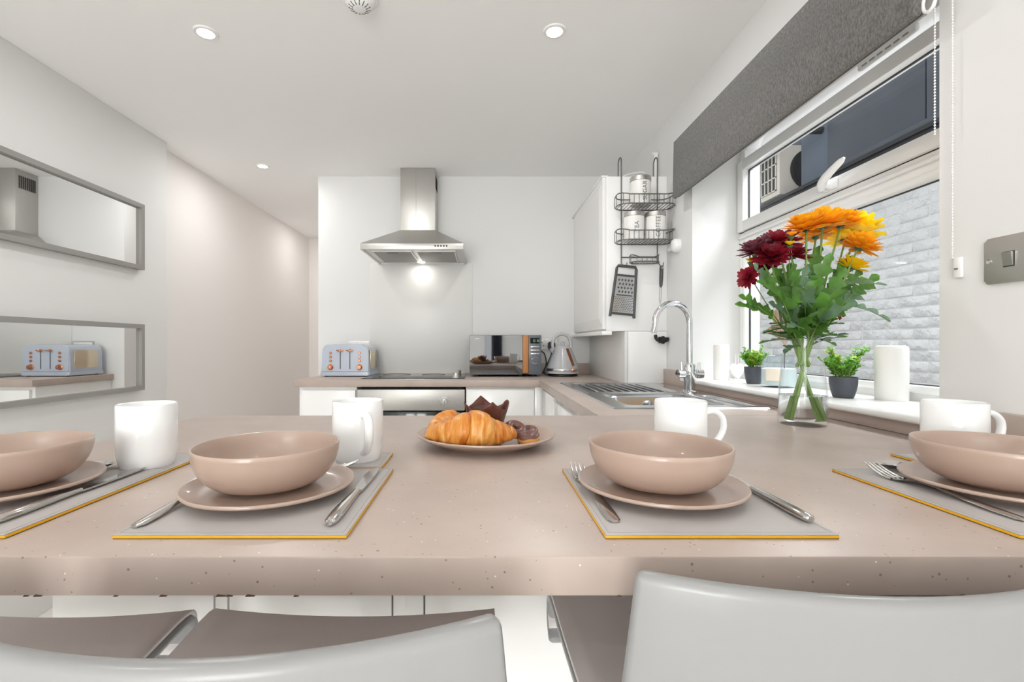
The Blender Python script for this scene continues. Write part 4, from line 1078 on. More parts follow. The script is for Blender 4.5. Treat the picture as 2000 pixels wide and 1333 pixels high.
def plate_profile(r_, h):
    return [(0, 0.0035), (r_ * 0.50, 0.0032), (r_ * 0.55, 0.0), (r_ * 0.60, 0.0), (r_ * 0.63, 0.0035), (r_ * 0.80, h * 0.36), (r_ * 0.94, h * 0.68), (r_ - 0.0012, h - 0.0044), (r_, h - 0.0026), (r_ - 0.0003, h - 0.0010), (r_ - 0.0016, h), (r_ - 0.0034, h - 0.0004),
            (r_ * 0.90, h * 0.70), (r_ * 0.76, h * 0.42), (r_ * 0.6, h * 0.34 + 0.002), (r_ * 0.4, 0.0078), (0, 0.0074)]
def bowl_profile(r_, h):
    o = [(0, 0.003), (r_ * 0.36, 0.003), (r_ * 0.40, 0.0), (r_ * 0.44, 0.0), (r_ * 0.47, 0.003)]
    o += [(r_ * (0.47 + 0.53 * math.sin(R(a)) ** 0.95), 0.003 + (h - 0.003) * (1 - math.cos(R(a))) ** 1.05) for a in range(12, 85, 9)]
    o += [(r_, h - 0.0015), (r_ - 0.001, h), (r_ - 0.0025, h - 0.0002), (r_ - 0.0042, h - 0.003)]
    o += [((r_ - 0.005) * (0.44 + 0.56 * math.sin(R(a)) ** 0.95), 0.008 + (h - 0.011) * (1 - math.cos(R(a))) ** 1.05) for a in range(80, 5, -9)]
    o += [(r_ * 0.3, 0.0075), (0, 0.0072)]
    return o
PL_R, BO_R, BO_H = 0.106, 0.0905, 0.057
plate_me = lathe('side_plate', plate_profile(PL_R, 0.017), M_stone, None, 64); plate_me = plate_me
bowl_me = lathe('soup_bowl', bowl_profile(BO_R, BO_H), M_stone, None, 72)
PC = [(-0.630, 0.630), (-0.276, 0.627), (0.236, 0.630), (0.690, 0.630)]
for i, (x, y) in enumerate(PC):
    p = plate_me if i == 0 else plate_me.copy(); b = bowl_me if i == 0 else bowl_me.copy()
    if i: C.objects.link(p); C.objects.link(b)
    p.location = (x, y, WT + MT); b.location = (x - (0.006 if i == 1 else 0), y + 0.004, WT + MT + 0.0082)
    tag(p, 'taupe stoneware plate under a bowl ' + names[i], 'plate', 'place-setting plates')
    tag(b, 'taupe stoneware bowl on a plate ' + names[i], 'bowl', 'place-setting bowls')

# ---- mugs
def make_mug():
    t = thing('mug', 'x', 'mug', (0, 0, 0), 0, 'white mugs on coasters')
    r_, h = 0.0425, 0.100
    lathe('cup', [(0, 0.002), (r_ - 0.010, 0.002), (r_ - 0.008, 0.0), (r_ - 0.006, 0.0), (r_ - 0.0035, 0.006), (r_ - 0.0010, 0.020), (r_, 0.045), (r_, h - 0.002), (r_ - 0.0012, h), (r_ - 0.0030, h - 0.001), (r_ - 0.0040, h - 0.006), (r_ - 0.0042, 0.030), (r_ - 0.012, 0.008), (0, 0.006)], M_white_cer, t, 56)
    pts = catmull([(r_ - 0.003, 0, 0.078), (r_ + 0.016, 0, 0.081), (r_ + 0.030, 0, 0.068), (r_ + 0.030, 0, 0.046), (r_ + 0.016, 0, 0.026), (r_ - 0.005, 0, 0.016)], 6)
    bm = bmesh.new(); add_tube(bm, pts, 0.0052, 12)
    for v in bm.verts: v.co.y *= 1.35
    from_bm('handle', bm, M_white_cer, t, 60)
    return t
mug = make_mug()
for i, ((x, y), rz, dh) in enumerate(zip(COA, (R(150), R(-62), R(0), R(-4)), (0, 0, 0, 0))):
    m_ = mug if i == 0 else copy_tree(mug)
    m_.location = (x + (0.004 if i == 3 else 0), y + (0.008 if 0 < i < 3 else 0.0), WT + MT); m_.rotation_euler.z = rz
    m_['label'] = 'white porcelain mug on a coaster ' + names[i]

# ---- cutlery, lying along +y with the handle towards the sitter
def make_fork():
    t = thing('fork', 'x', 'fork', (0, 0, 0), 0, 'forks')
    bm = bmesh.new()
    # spine: y, z, half width, half thickness
    sp = [(0.0, 0.0022, 0.004, 0.0015), (0.006, 0.0022, 0.0075, 0.002), (0.03, 0.0028, 0.0082, 0.0022), (0.07, 0.005, 0.0058, 0.0020), (0.105, 0.0085, 0.0035, 0.0019), (0.128, 0.0085, 0.0036, 0.0018), (0.142, 0.0055, 0.0075, 0.0013), (0.155, 0.0030, 0.0115, 0.0012), (0.163, 0.0026, 0.0122, 0.0011)]
    rg = []
    for y, z, w_, th in sp:
        rg.append([bm.verts.new((w_ * math.cos(k * PI / 4), y, z + th * math.sin(k * PI / 4))) for k in range(8)])
    for a, b in zip(rg[:-1], rg[1:]):
        for k in range(8): bm.faces.new((a[k], a[(k + 1) % 8], b[(k + 1) % 8], b[k]))
    bm.faces.new(rg[0][::-1]); bm.faces.new(rg[-1])
    from_bm('handle', bm, M_cutlery, t, 60)
    for x in (-0.0096, -0.0032, 0.0032, 0.0096):
        tube('tine', [(x, 0.161, 0.0026), (x, 0.175, 0.0032), (x * 0.98, 0.190, 0.0062), (x * 0.95, 0.203, 0.0115), (x * 0.93, 0.210, 0.0150)], [0.0022, 0.0020, 0.0018, 0.0014, 0.0007], M_cutlery, t, 8)
    return t
def make_knife():
    t = thing('table_knife', 'x', 'knife', (0, 0, 0), 0, 'knives')
    bm = bmesh.new()
    sp = [(0.0, 0.004, 0.003), (0.004, 0.0068, 0.0045), (0.03, 0.0078, 0.005), (0.075, 0.0062, 0.0042), (0.105, 0.0050, 0.0036), (0.112, 0.0058, 0.0034)]
    rg = [[bm.verts.new((w_ * math.cos(k * PI / 5), y, 0.005 + th * math.sin(k * PI / 5))) for k in range(10)] for y, w_, th in sp]
    for a, b in zip(rg[:-1], rg[1:]):
        for k in range(10): bm.faces.new((a[k], a[(k + 1) % 10], b[(k + 1) % 10], b[k]))
    bm.faces.new(rg[0][::-1]); bm.faces.new(rg[-1])
    from_bm('handle', bm, M_cutlery, t, 60)
    bm = bmesh.new()
    L = [(0.110, -0.0045, 0.0045), (0.122, -0.006, 0.0062), (0.16, -0.0085, 0.007), (0.195, -0.0095, 0.007), (0.215, -0.0080, 0.0065), (0.226, -0.004, 0.0055), (0.231, 0.002, 0.0035)]
    A = [bm.verts.new((a, y, 0.0024)) for y, a, b in L]; B = [bm.verts.new((b, y, 0.0028)) for y, a, b in L]
    A2 = [bm.verts.new((a, y, 0.0040)) for y, a, b in L]; B2 = [bm.verts.new((b, y, 0.0052)) for y, a, b in L]
    for k in range(len(L) - 1):
        bm.faces.new((A[k], A[k + 1], B[k + 1], B[k])); bm.faces.new((A2[k], B2[k], B2[k + 1], A2[k + 1]))
        bm.faces.new((A[k], A2[k], A2[k + 1], A[k + 1])); bm.faces.new((B[k], B[k + 1], B2[k + 1], B2[k]))
    bm.faces.new((A[0], B[0], B2[0], A2[0])); bm.faces.new((A[-1], A2[-1], B2[-1], B[-1]))
    from_bm('blade', bm, M_cutlery, t, 30)
    return t
def make_spoon():
    t = thing('dessert_spoon', 'x', 'spoon', (0, 0, 0), 0, 'dessert spoons')
    bm = bmesh.new()
    sp = [(0.0, 0.0022, 0.0035, 0.0014), (0.006, 0.0022, 0.0068, 0.0018), (0.03, 0.003, 0.007, 0.002), (0.07, 0.006, 0.0045, 0.0018), (0.10, 0.0095, 0.0028, 0.0017), (0.118, 0.0095, 0.0032, 0.0016)]
    rg = [[bm.verts.new((w_ * math.cos(k * PI / 4), y, z + th * math.sin(k * PI / 4))) for k in range(8)] for y, z, w_, th in sp]
    for a, b in zip(rg[:-1], rg[1:]):
        for k in range(8): bm.faces.new((a[k], a[(k + 1) % 8], b[(k + 1) % 8], b[k]))
    bm.faces.new(rg[0][::-1]); bm.faces.new(rg[-1])
    from_bm('handle', bm, M_cutlery, t, 60)
    bm = bmesh.new()
    def sfn(sgn):
        def f(u, v):
            a = 2 * PI * v; rr_ = u
            x = 0.0165 * rr_ * math.cos(a); y = 0.144 + 0.028 * rr_ * math.sin(a)
            z = 0.0018 + 0.0075 * rr_ * rr_ + (0.0012 if sgn else 0)
            return (x, y, z)
        return f
    add_grid(bm, sfn(0), 6, 24); add_grid(bm, sfn(1), 6, 24)
    bmesh.ops.remove_doubles(bm, verts=bm.verts, dist=1e-5)
    from_bm('bowl', bm, M_cutlery, t, 60)
    return t
fk, kn_, sp_ = make_fork(), make_knife(), make_spoon()
ZM = WT + MT
FK = [None, (-0.368, 0.505, 0.0), (0.146, 0.520, 0.0), (0.598, 0.522, 0.0)]
KN = [(-0.527, 0.512, 0.0), (-0.162, 0.508, 0.0), (0.3585, 0.518, 0.0), None]
SP = [(-0.745, 0.742, R(-90)), None, None, (0.785, 0.743, R(90))]
for pr, tab, nm in ((fk, FK, 'steel fork lying beside the plate '), (kn_, KN, 'steel table knife lying beside the plate '), (sp_, SP, 'steel dessert spoon laid across behind the plate ')):
    first = True
    for i in range(4):
        if tab[i] is None: continue
        o = pr if first else copy_tree(pr)
        first = False
        o.location = (tab[i][0], tab[i][1], ZM); o.rotation_euler.z = tab[i][2]
        o['label'] = nm + names[i]
df = copy_tree(fk); df.name = 'dessert_fork'; df.location = (-0.372, 0.738, ZM); df.rotation_euler.z = R(-86); df.scale = (0.85, 0.85, 0.85)
df['label'] = 'small steel dessert fork laid across behind the plate ' + names[1]; df['group'] = 'dessert cutlery'

# ================================================================ plate of pastries
dp_ = lathe('dinner_plate', plate_profile(0.137, 0.026), M_stone, None, 80)
DPX, DPY = 0.009, 0.955
dp_.location = (DPX, DPY, WT); tag(dp_, 'large taupe stoneware plate holding the croissants, muffin and doughnuts', 'plate')
PZ = WT + 0.0085
def croissant(label, loc, rz, L, Rm, bend, edges, skews, seed=1):
    """rolled crescent: overlapping tapered bands along a bent spine"""
    t = thing('croissant', label, 'croissant', loc, rz, 'croissants on the pastry plate')
    rnd = random.Random(seed)
    def spine(s):        # s in -1..1
        return Vector((s * L / 2, bend * s * s - bend * 0.3, 0.010 * abs(s) ** 2.5))
    def rad(s):
        return Rm * (0.26 + 0.74 * (max(0.0, 1 - abs(s) ** 1.5)) ** 0.85)
    for k in range(len(edges) - 1):
        a, b = edges[k], edges[k + 1]
        mid = (a + b) / 2
        bm = bmesh.new(); rings = []
        outward = 1 if mid > 0 else -1
        nn = 10; sg = 30
        for j in range(nn + 1):
            u = j / nn
            s = max(-1.0, min(1.0, a + (b - a) * u + outward * 0.03 * (1 - u if outward < 0 else u)))
            e = u if outward < 0 else 1 - u      # 1 on the side nearer the middle
            if abs(mid) < 0.12: prof_ = 1.10 - 0.08 * abs(2 * u - 1) ** 4
            else: prof_ = 0.93 + 0.15 * math.sin(PI * (0.25 + 0.6 * e))  - (0.05 if e > 0.95 else 0)
            rr_ = rad(s) * prof_
            c = spine(s); tn = (spine(min(1, s + 0.02)) - spine(max(-1, s - 0.02))).normalized(); nx = Vector((-tn.y, tn.x, 0))
            ring_ = []
            for q in range(sg):
                an = 2 * PI * q / sg
                fl = 0.80 if math.sin(an) < 0 else 1.0
                rj = rr_ * (1 + 0.018 * math.sin(7 * an + 2 * k) + 0.012 * math.sin(17 * an + 5 * u + k) + rnd.uniform(-0.008, 0.008))
                ring_.append(bm.verts.new(c + nx * (rj * 1.05 * math.cos(an)) + Vector((0, 0, rad(s) * 0.80 + rj * fl * math.sin(an))) + tn * skews[k] * Rm * (math.cos(an + 0.6))))
            rings.append(ring_)
        for r1, r2 in zip(rings[:-1], rings[1:]):
            for q in range(sg): bm.faces.new((r1[q], r1[(q + 1) % sg], r2[(q + 1) % sg], r2[q]))
        for rr2, rv in ((rings[0], True), (rings[-1], False)):
            c = sum((v.co for v in rr2), Vector()) / sg
            cv = bm.verts.new(c + (spine(-1) - spine(1)).normalized() * (0.003 if rv else -0.003))
            for q in range(sg): bm.faces.new((rr2[q], rr2[(q + 1) % sg], cv))
        from_bm('pastry_fold', bm, M_crust, t, 60)
    return t
croissant('golden croissant at the front of the pastry plate', (DPX - 0.028, DPY - 0.068, PZ + 0.005), R(2), 0.168, 0.035, 0.030,
          [-1.0, -0.80, -0.62, -0.40, -0.12, 0.24, 0.42, 0.58, 0.72, 0.85, 1.0], [-.1, -.15, -.2, -.3, -.35, .1, .3, .25, .2, .1], seed=3)
croissant('golden croissant behind, curving along the rim away from the doughnuts', (DPX - 0.066, DPY - 0.002, PZ + 0.0055), R(50), 0.122, 0.030, -0.030,
          [-1.0, -0.80, -0.60, -0.36, -0.06, 0.30, 0.52, 0.74, 1.0], [-.1, -.2, -.3, -.35, .1, .3, .2, .1], seed=8)
# ---- muffin in a tulip paper
mf = thing('muffin', 'chocolate muffin in a pointed dark brown paper wrapper', 'muffin', (DPX + 0.001, DPY + 0.008, PZ))
lathe('cake', [(0, 0.004), (0.026, 0.004), (0.034, 0.05), (0.036, 0.056), (0.028, 0.064), (0.014, 0.068), (0, 0.069)], M_muffin, mf, 24)
bm = bmesh.new()
def wrap(u, v):
    a = 2 * PI * u
    tri = abs(((a - 0.25) / (PI / 2)) % 1.0 - 0.5) * 2          # 1 at the four points of the paper
    pk = tri ** 1.5
    top = 0.063 + 0.022 * pk * (0.78, 1.0, 0.7, 0.86)[int(((a - 0.25) / (PI / 2) + 0.5) % 4)]
    z = v * top
    fold = 1 + 0.035 * math.sin(8 * a + 1) * v + 0.025 * math.sin(13 * a) * v + 0.02 * math.sin(5 * a + 9 * v)
    r_ = (0.0285 + 0.0125 * (z / 0.06) ** 1.1) * fold
    return (r_ * math.cos(a), r_ * math.sin(a), z)
add_grid(bm, wrap, 72, 10)
bmesh.ops.remove_doubles(bm, verts=bm.verts, dist=1e-5)
o = from_bm('paper_wrapper', bm, M_paper, mf, 35)
md = o.modifiers.new('thickness', 'SOLIDIFY'); md.thickness = 0.0007
# ---- mini doughnuts
def doughnut(label, loc, rot, rz=0):
    t = thing('mini_doughnut', label, 'doughnut', loc, 0, 'chocolate iced mini doughnuts'); t.rotation_euler = rot
    R0, r0 = 0.0132, 0.0088
    bm = bmesh.new(); add_grid(bm, lambda u, v: ((R0 + r0 * math.cos(2 * PI * v)) * math.cos(2 * PI * u), (R0 + r0 * math.cos(2 * PI * v)) * math.sin(2 * PI * u), 0.0092 + 0.0092 * math.sin(2 * PI * v)), 32, 16)
    bmesh.ops.remove_doubles(bm, verts=bm.verts, dist=1e-6); from_bm('ring', bm, M_dough, t, 60)
    bm = bmesh.new()
    def ic(u, v):
        a = 2 * PI * u; b0 = 0.30 - 0.12 * math.sin(5 * a); b1 = PI + 0.15
        b = b0 + (b1 - b0) * v; rr_ = r0 + 0.0012
        return ((R0 + rr_ * math.cos(b)) * math.cos(a), (R0 + rr_ * math.cos(b)) * math.sin(a), 0.0092 + (0.0104) * math.sin(b))
    add_grid(bm, ic, 40, 10); bmesh.ops.remove_doubles(bm, verts=bm.verts, dist=1e-6)
    o = from_bm('chocolate_icing', bm, M_choc, t, 60)
    return t
doughnut('chocolate iced mini doughnut leaning against the muffin', (DPX + 0.0560, DPY - 0.008, PZ + 0.016), (R(30), R(16), 0))
doughnut('chocolate iced mini doughnut lying flat in front of another doughnut', (DPX + 0.0830, DPY - 0.034, PZ + 0.0035), (R(8), R(-7), 0))
doughnut('chocolate iced mini doughnut lying at the back, behind the flat one', (DPX + 0.086, DPY + 0.012, PZ + 0.0045), (R(14), R(-8), 0))

# ================================================================ bar stools
def make_stool():
    t = thing('bar_stool', 'x', 'stool', (0, 0, 0), 0, 'white bar stools')
    prof = [(0.170, 0.640), (0.190, 0.665), (0.188, 0.690), (0.160, 0.700), (0.06, 0.694), (-0.08, 0.694), (-0.165, 0.700), (-0.210, 0.728), (-0.228, 0.790), (-0.240, 0.860), (-0.246, 0.928)]
    cp = catmull([(0, y, z) for y, z in prof], 3)
    n = len(cp)
    def hwid(v): return 0.207 if v < 0.55 else 0.207 + 0.006 * math.sin(PI * (v - 0.55) / 0.45) - 0.009 * (v - 0.55) / 0.45
    def pt(u, v, off=0.0, shrink=0.0, v0=0.0, v1=1.0):
        v = v0 + (v1 - v0) * v
        f_ = v * (n - 1); i = min(int(f_), n - 2); q = f_ - i
        c = cp[i].lerp(cp[i + 1], q); tn = (cp[i + 1] - cp[i]).normalized()
        nr = Vector((0, tn.z, -tn.y))          # points up over the seat, forward at the back
        if nr.z < 0 and v < 0.6 and v > 0.2: nr = -nr
        s = 2 * u - 1
        backw = max(0, (v - 0.55) / 0.45)
        c = c + nr * off
        return Vector((s * (hwid(v) - shrink), c.y + 0.050 * min(1, backw * 1.6) * s * s, c.z + 0.012 * (1 - backw) * s * s * (0 if v < 0.15 else 1)))
    bm = bmesh.new(); add_grid(bm, lambda u, v: pt(u, v), 16, 28)
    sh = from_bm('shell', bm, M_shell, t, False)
    for p in sh.data.polygons: p.use_smooth = True
    m1 = sh.modifiers.new('thick', 'SOLIDIFY'); m1.thickness = 0.016; m1.offset = 0
    m2 = sh.modifiers.new('round', 'BEVEL'); m2.width = 0.0065; m2.segments = 3; m2.limit_method = 'ANGLE'; m2.angle_limit = R(50)
    bm = bmesh.new(); add_grid(bm, lambda u, v: pt(u, v, 0.0, 0.0015, 0.03, 0.60) + Vector((0, 0, 0.0115)) if True else None, 16, 20)
    pd = from_bm('seat_pad', bm, M_seat, t, False)
    for p in pd.data.polygons: p.use_smooth = True
    m1 = pd.modifiers.new('thick', 'SOLIDIFY'); m1.thickness = 0.006; m1.offset = 0
    lathe('column', [(0, 0.03), (0.030, 0.03), (0.030, 0.36), (0.020, 0.37), (0.020, 0.68), (0, 0.68)], M_chrome, t, 24)
    lathe('base', [(0, 0), (0.19, 0), (0.192, 0.006), (0.17, 0.014), (0.06, 0.03), (0.035, 0.05), (0, 0.05)], M_chrome, t, 48)
    tube('footrest', [(0.0, 0.030, 0.30)] + catmull([(0.03, 0.03, 0.30), (0.13, 0.08, 0.30), (0.10, 0.17, 0.30), (0, 0.19, 0.30), (-0.10, 0.17, 0.30), (-0.13, 0.08, 0.30), (-0.03, 0.03, 0.30)], 5), 0.010, M_chrome, t, 10)
    return t
st = make_stool()
ST = [(-0.628, 0.515, 0, 'at the free end of the bar'), (-0.186, 0.518, 0, 'before the setting between free end and pastries'), (0.318, 0.586, R(1.5), 'before the setting between pastries and window end'), (0.757, 0.60, 0, 'tucked in beside the window wall')]
for i, (x, y, rz, nm) in enumerate(ST):
    o = st if i == 0 else copy_tree(st)
    o.location = (x, y, 0); o.rotation_euler.z = rz
    o['label'] = 'white moulded bar stool with grey seat ' + nm

# ================================================================ vase of chrysanthemums
VX, VY = 0.806, 1.195
vs_ = thing('glass_vase', 'clear tapered glass vase of water holding the bouquet', 'vase', (VX, VY, WT))
VH = 0.222
o = lathe('glass', [(0, 0.0), (0.048, 0.0), (0.0535, 0.004), (0.0545, 0.02), (0.0525, 0.08), (0.046, 0.15), (0.0385, 0.205), (0.0385, VH), (0.0368, VH), (0.0366, 0.205), (0.0442, 0.15), (0.0506, 0.08), (0.0524, 0.022), (0.049, 0.014), (0, 0.013)], M_vase, vs_, 56)
lathe('water', [(0, 0.0135), (0.0485, 0.0145), (0.0518, 0.022), (0.0506, 0.074), (0, 0.074)], M_water, vs_, 48)
lathe('rim', [(0.0366, VH - 0.0006), (0.0376, VH + 0.0004), (0.0386, VH - 0.0006), (0.0376, VH - 0.001)], M_jar, vs_, 48)

def leaf_mesh(bm, base, direction, up, L, W, lobes=3, curl=0.25, seed=0):
    """deeply lobed chrysanthemum leaf"""
    rnd = random.Random(seed)
    d = direction.normalized(); s = d.cross(up)
    s = s.normalized() if s.length > 1e-5 else d.orthogonal().normalized()
    n = s.cross(d).normalized()
    N = 22
    mids, left, right = [], [], []
    for k in range(N + 1):
        t_ = k / N
        env = math.sin(PI * min(1, 0.06 + 0.94 * t_) ** 0.85) ** 0.8 * (1 - 0.25 * t_)
        lobe = 0.26 + 0.74 * abs(math.sin(PI * (lobes - 0.3) * t_ + 0.45)) ** 0.9
        wv = W * env * lobe * (1 + 0.10 * math.sin(40 * t_)) + 0.0010
        c = base + d * (L * t_) + n * (-curl * L * t_ * t_)
        fwd = d * (L * 0.09 * lobe)
        mids.append(bm.verts.new(c))
        left.append(bm.verts.new(c + s * wv + fwd + n * (0.18 * wv + rnd.uniform(-1, 1) * 0.0012)))
        right.append(bm.verts.new(c - s * wv + fwd + n * (0.18 * wv + rnd.uniform(-1, 1) * 0.0012)))
    for k in range(N):
        bm.faces.new((mids[k], mids[k + 1], left[k + 1], left[k])); bm.faces.new((mids[k + 1], mids[k], right[k], right[k + 1]))

def bloom(bm, c, axis, rad, layers, seed, cup=0.6, wide=0.19):
    """petals: each a bent strip, layer by layer"""
    rnd = random.Random(seed)
    ax = axis.normalized(); u0 = ax.orthogonal().normalized(); v0 = ax.cross(u0)
    for li, (np_, ln, el) in enumerate(layers):
        for k in range(np_):
            a = 2 * PI * (k + 0.5 * (li % 2)) / np_ + rnd.uniform(-.12, .12)
            e = R(el) + rnd.uniform(-.12, .12)
            L = rad * ln * rnd.uniform(0.88, 1.08); W = rad * wide * rnd.uniform(0.85, 1.15)
            rd = u0 * math.cos(a) + v0 * math.sin(a); sd = ax.cross(rd)
            prev = None
            for j, (t_, wv) in enumerate(((0.06, 0.45), (0.40, 0.95), (0.75, 1.0), (1.0, 0.35))):
                ee = e + cup * (t_ - 0.4) * 0.8
                p = c + rd * (L * t_ * math.cos(e)) + ax * (L * t_ * math.sin(e) + 0.25 * cup * L * t_ * t_)
                ch_ = ax * (W * wv * 0.30)
                row = [bm.verts.new(p - sd * W * wv + ch_), bm.verts.new(p), bm.verts.new(p + sd * W * wv + ch_)]
                if prev:
                    for q in range(2): bm.faces.new((prev[q], prev[q + 1], row[q + 1], row[q]))
                prev = row

def flower(name, label, group, pxx, pyy, dd, rad, m, layers, axis, foot, leaves, seed, leafm=None, cup=0.6, wide=0.19, stem_r=0.0030):
    rnd = random.Random(seed)
    short = seed in (14, 17, 23, 24, 25, 26, 27) or seed >= 40      # side shoots held only in the neck of the bunch
    foot = ((-1 if foot[0] < 0 else 1) * (0.030 + 0.006 * rnd.random()), rnd.uniform(-.016, .016))
    fz = WT + (0.145 if short else 0.016)
    if short: foot = (foot[0] * 0.35, foot[1] * 0.6)
    head = Vector((px(pxx, dd), dd, pz(pyy, dd)))
    t = thing(name, label, 'flower', (VX + foot[0], VY + foot[1], fz), 0, group)
    org = ORIG[t]
    f0 = Vector((VX + foot[0], VY + foot[1], fz))
    neck = Vector((VX + (-foot[0] * 0.30) + (head.x - VX) * 0.08, VY - foot[1] * 0.3 + (head.y - VY) * 0.08, WT + 0.195))
    k_ = (neck.xy - Vector((VX, VY))); 
    if k_.length > 0.029: k_ = k_ * (0.029 / k_.length); neck.x, neck.y = VX + k_.x, VY + k_.y
    midp = neck.lerp(head, 0.5) + Vector((rnd.uniform(-.008, .008), rnd.uniform(-.008, .008), 0.006))
    ax = Vector(axis).normalized()
    path = catmull([p - org for p in (f0, f0.lerp(neck, 0.5), neck, midp, head - ax * 0.008)], 6)
    tube('stem', path, [stem_r * (1.35 - 0.6 * i / (len(path) - 1)) for i in range(len(path))], M_stem, t, 8)
    bm = bmesh.new(); bloom(bm, head - org, ax, rad, layers, seed, cup, wide)
    o = from_bm('bloom', bm, m, t, 60)
    bm = bmesh.new(); bloom(bm, head - org - ax * 0.004, ax, rad * 0.42, [(9, 0.8, 8), (9, 0.55, -25)], seed + 1, 0.5, 0.24)
    add_tube(bm, [head - org - ax * 0.010, head - org - ax * 0.001], [0.003, 0.008], 10)
    from_bm('calyx', bm, M_leaf2, t, 60)
    for (tt, ang, L) in leaves:
        i = min(len(path) - 2, int(tt * (len(path) - 1))); p = path[i]
        dr_ = Vector((math.cos(ang), math.sin(ang) * 0.7, 0.40 + rnd.uniform(-.25, .35)))
        bm = bmesh.new(); leaf_mesh(bm, p, dr_, Vector((0, 0, 1)), L * 0.85, L * 0.27, 3, rnd.uniform(0.05, 0.5), seed * 7 + i)
        from_bm('leaf', bm, leafm or (M_leaf2 if i % 3 == 0 else M_leaf), t, 60)
    return t
LO = [(17, 0.98, -12), (17, 1.0, 8), (16, 0.95, 26), (14, 0.85, 46), (10, 0.66, 64), (7, 0.5, 78)]
LR = [(14, 1.0, 0), (14, 0.92, 22), (12, 0.75, 44), (9, 0.55, 62), (6, 0.35, 75)]
LP = [(15, 1.0, -4), (14, 1.0, 16), (13, 0.92, 36), (9, 0.7, 58)]
go, gy, gr_ = 'orange chrysanthemums in the vase', 'yellow chrysanthemums in the vase', 'burgundy chrysanthemums in the vase'
lo_, ly_, lr_ = 'orange chrysanthemum standing tall in the glass vase', 'bright yellow chrysanthemum on the window side of the bouquet', 'burgundy chrysanthemum in the lower cluster of the bouquet'
def lv(*a): return a
W_ = PI
flower('orange_chrysanthemum', 'orange chrysanthemum in the vase closest to the burgundy blooms', go, 1574, 447, 1.17, 0.050, M_orange, LO, (-0.25, -0.12, 1), (0.030, -0.012), [(0.60, W_, .085), (0.66, -0.4, .08), (0.55, 4.5, .09)], 11)
flower('orange_chrysanthemum', 'orange chrysanthemum in the vase, middle of the tall orange row', go, 1606, 441, 1.20, 0.052, M_orange, LO, (-0.05, -0.05, 1), (-0.022, 0.010), [(0.58, 4.9, .095), (0.68, 3.6, .08)], 12)
flower('orange_chrysanthemum', 'orange chrysanthemum in the vase, tall one touching the yellow blooms', go, 1641, 440, 1.23, 0.050, M_orange, LO, (0.08, -0.02, 1), (-0.026, -0.016), [(0.62, 0.0, .085), (0.55, 1.0, .09), (0.7, 5.2, .075)], 13)
flower('orange_chrysanthemum', 'smaller orange chrysanthemum tucked behind the tall orange row', go, 1592, 462, 1.25, 0.045, M_orange, LO, (-0.1, 0.15, 1), (0.026, 0.020), [(0.60, 2.5, .08)], 14)
flower('orange_chrysanthemum', 'orange chrysanthemum hanging lower at the window side of the bouquet', None, 1677, 484, 1.17, 0.046, M_orange, LO, (0.40, -0.25, 0.9), (-0.032, 0.006), [(0.60, 0.2, .09), (0.54, 5.6, .085), (0.68, 0.6, .06)], 15)
flower('yellow_chrysanthemum', 'large bright yellow chrysanthemum fanning out towards the window', gy, 1676, 455, 1.24, 0.058, M_yellow, LP, (0.35, 0.05, 1), (-0.034, -0.008), [(0.58, 0.5, .09)], 16)
flower('yellow_chrysanthemum', 'bright yellow chrysanthemum half hidden under the orange row', gy, 1650, 470, 1.27, 0.052, M_yellow, LP, (0.2, 0.2, 1), (-0.010, 0.030), [(0.57, 1.2, .09)], 17)
flower('yellow_chrysanthemum', 'small bright yellow chrysanthemum lowest on the window side of the bouquet', None, 1662, 524, 1.19, 0.038, M_yellow, LP, (0.3, -0.3, 0.9), (-0.028, 0.018), [(0.56, -0.6, .08)], 18)
flower('burgundy_chrysanthemum', 'large burgundy chrysanthemum topping the dark cluster', gr_, 1521, 478, 1.17, 0.050, M_red, LR, (-0.25, -0.45, 0.85), (0.034, 0.004), [(0.60, 3.3, .09), (0.66, 4.2, .08)], 21, cup=0.4, wide=0.17)
flower('burgundy_chrysanthemum', 'burgundy chrysanthemum facing the room at the front of the cluster', gr_, 1508, 503, 1.15, 0.046, M_red, LR, (-0.3, -0.6, 0.7), (0.036, -0.010), [(0.58, 3.6, .095)], 22, cup=0.4, wide=0.17)
flower('burgundy_chrysanthemum', 'burgundy chrysanthemum of the cluster touching the orange stems', gr_, 1548, 500, 1.20, 0.044, M_red, LR, (0.0, -0.45, 0.9), (0.018, 0.022), [(0.62, 4.6, .09)], 23, cup=0.4, wide=0.17)
flower('burgundy_chrysanthemum', 'smaller burgundy chrysanthemum low behind the plum one', gr_, 1497, 522, 1.21, 0.036, M_red, LR, (-0.45, -0.3, 0.7), (0.028, 0.016), [(0.56, 2.8, .09)], 24, cup=0.4, wide=0.17)
flower('plum_chrysanthemum', 'dusky plum chrysanthemum at the edge of the burgundy cluster', None, 1479, 492, 1.18, 0.046, M_purple, LP, (-0.35, -0.1, 0.95), (0.038, 0.0), [(0.58, 3.1, .09), (0.52, 3.9, .075)], 25, M_leaf2, wide=0.17)
flower('burgundy_chrysanthemum', 'burgundy chrysanthemum drooping apart on a thin bent stem', None, 1463, 543, 1.15, 0.030, M_red, LR, (-0.8, -0.35, 0.15), (0.034, -0.016), [], 26, cup=0.4, wide=0.18, stem_r=0.0016)
flower('burgundy_chrysanthemum', 'small faded red bloom peeking low behind the leaves, window side', None, 1634, 611, 1.25, 0.022, M_red, [(12, 1.0, 5), (10, 0.8, 30)], (0.8, 0.0, 0.25), (-0.02, 0.028), [(0.62, 0.2, .07)], 27, cup=0.4)
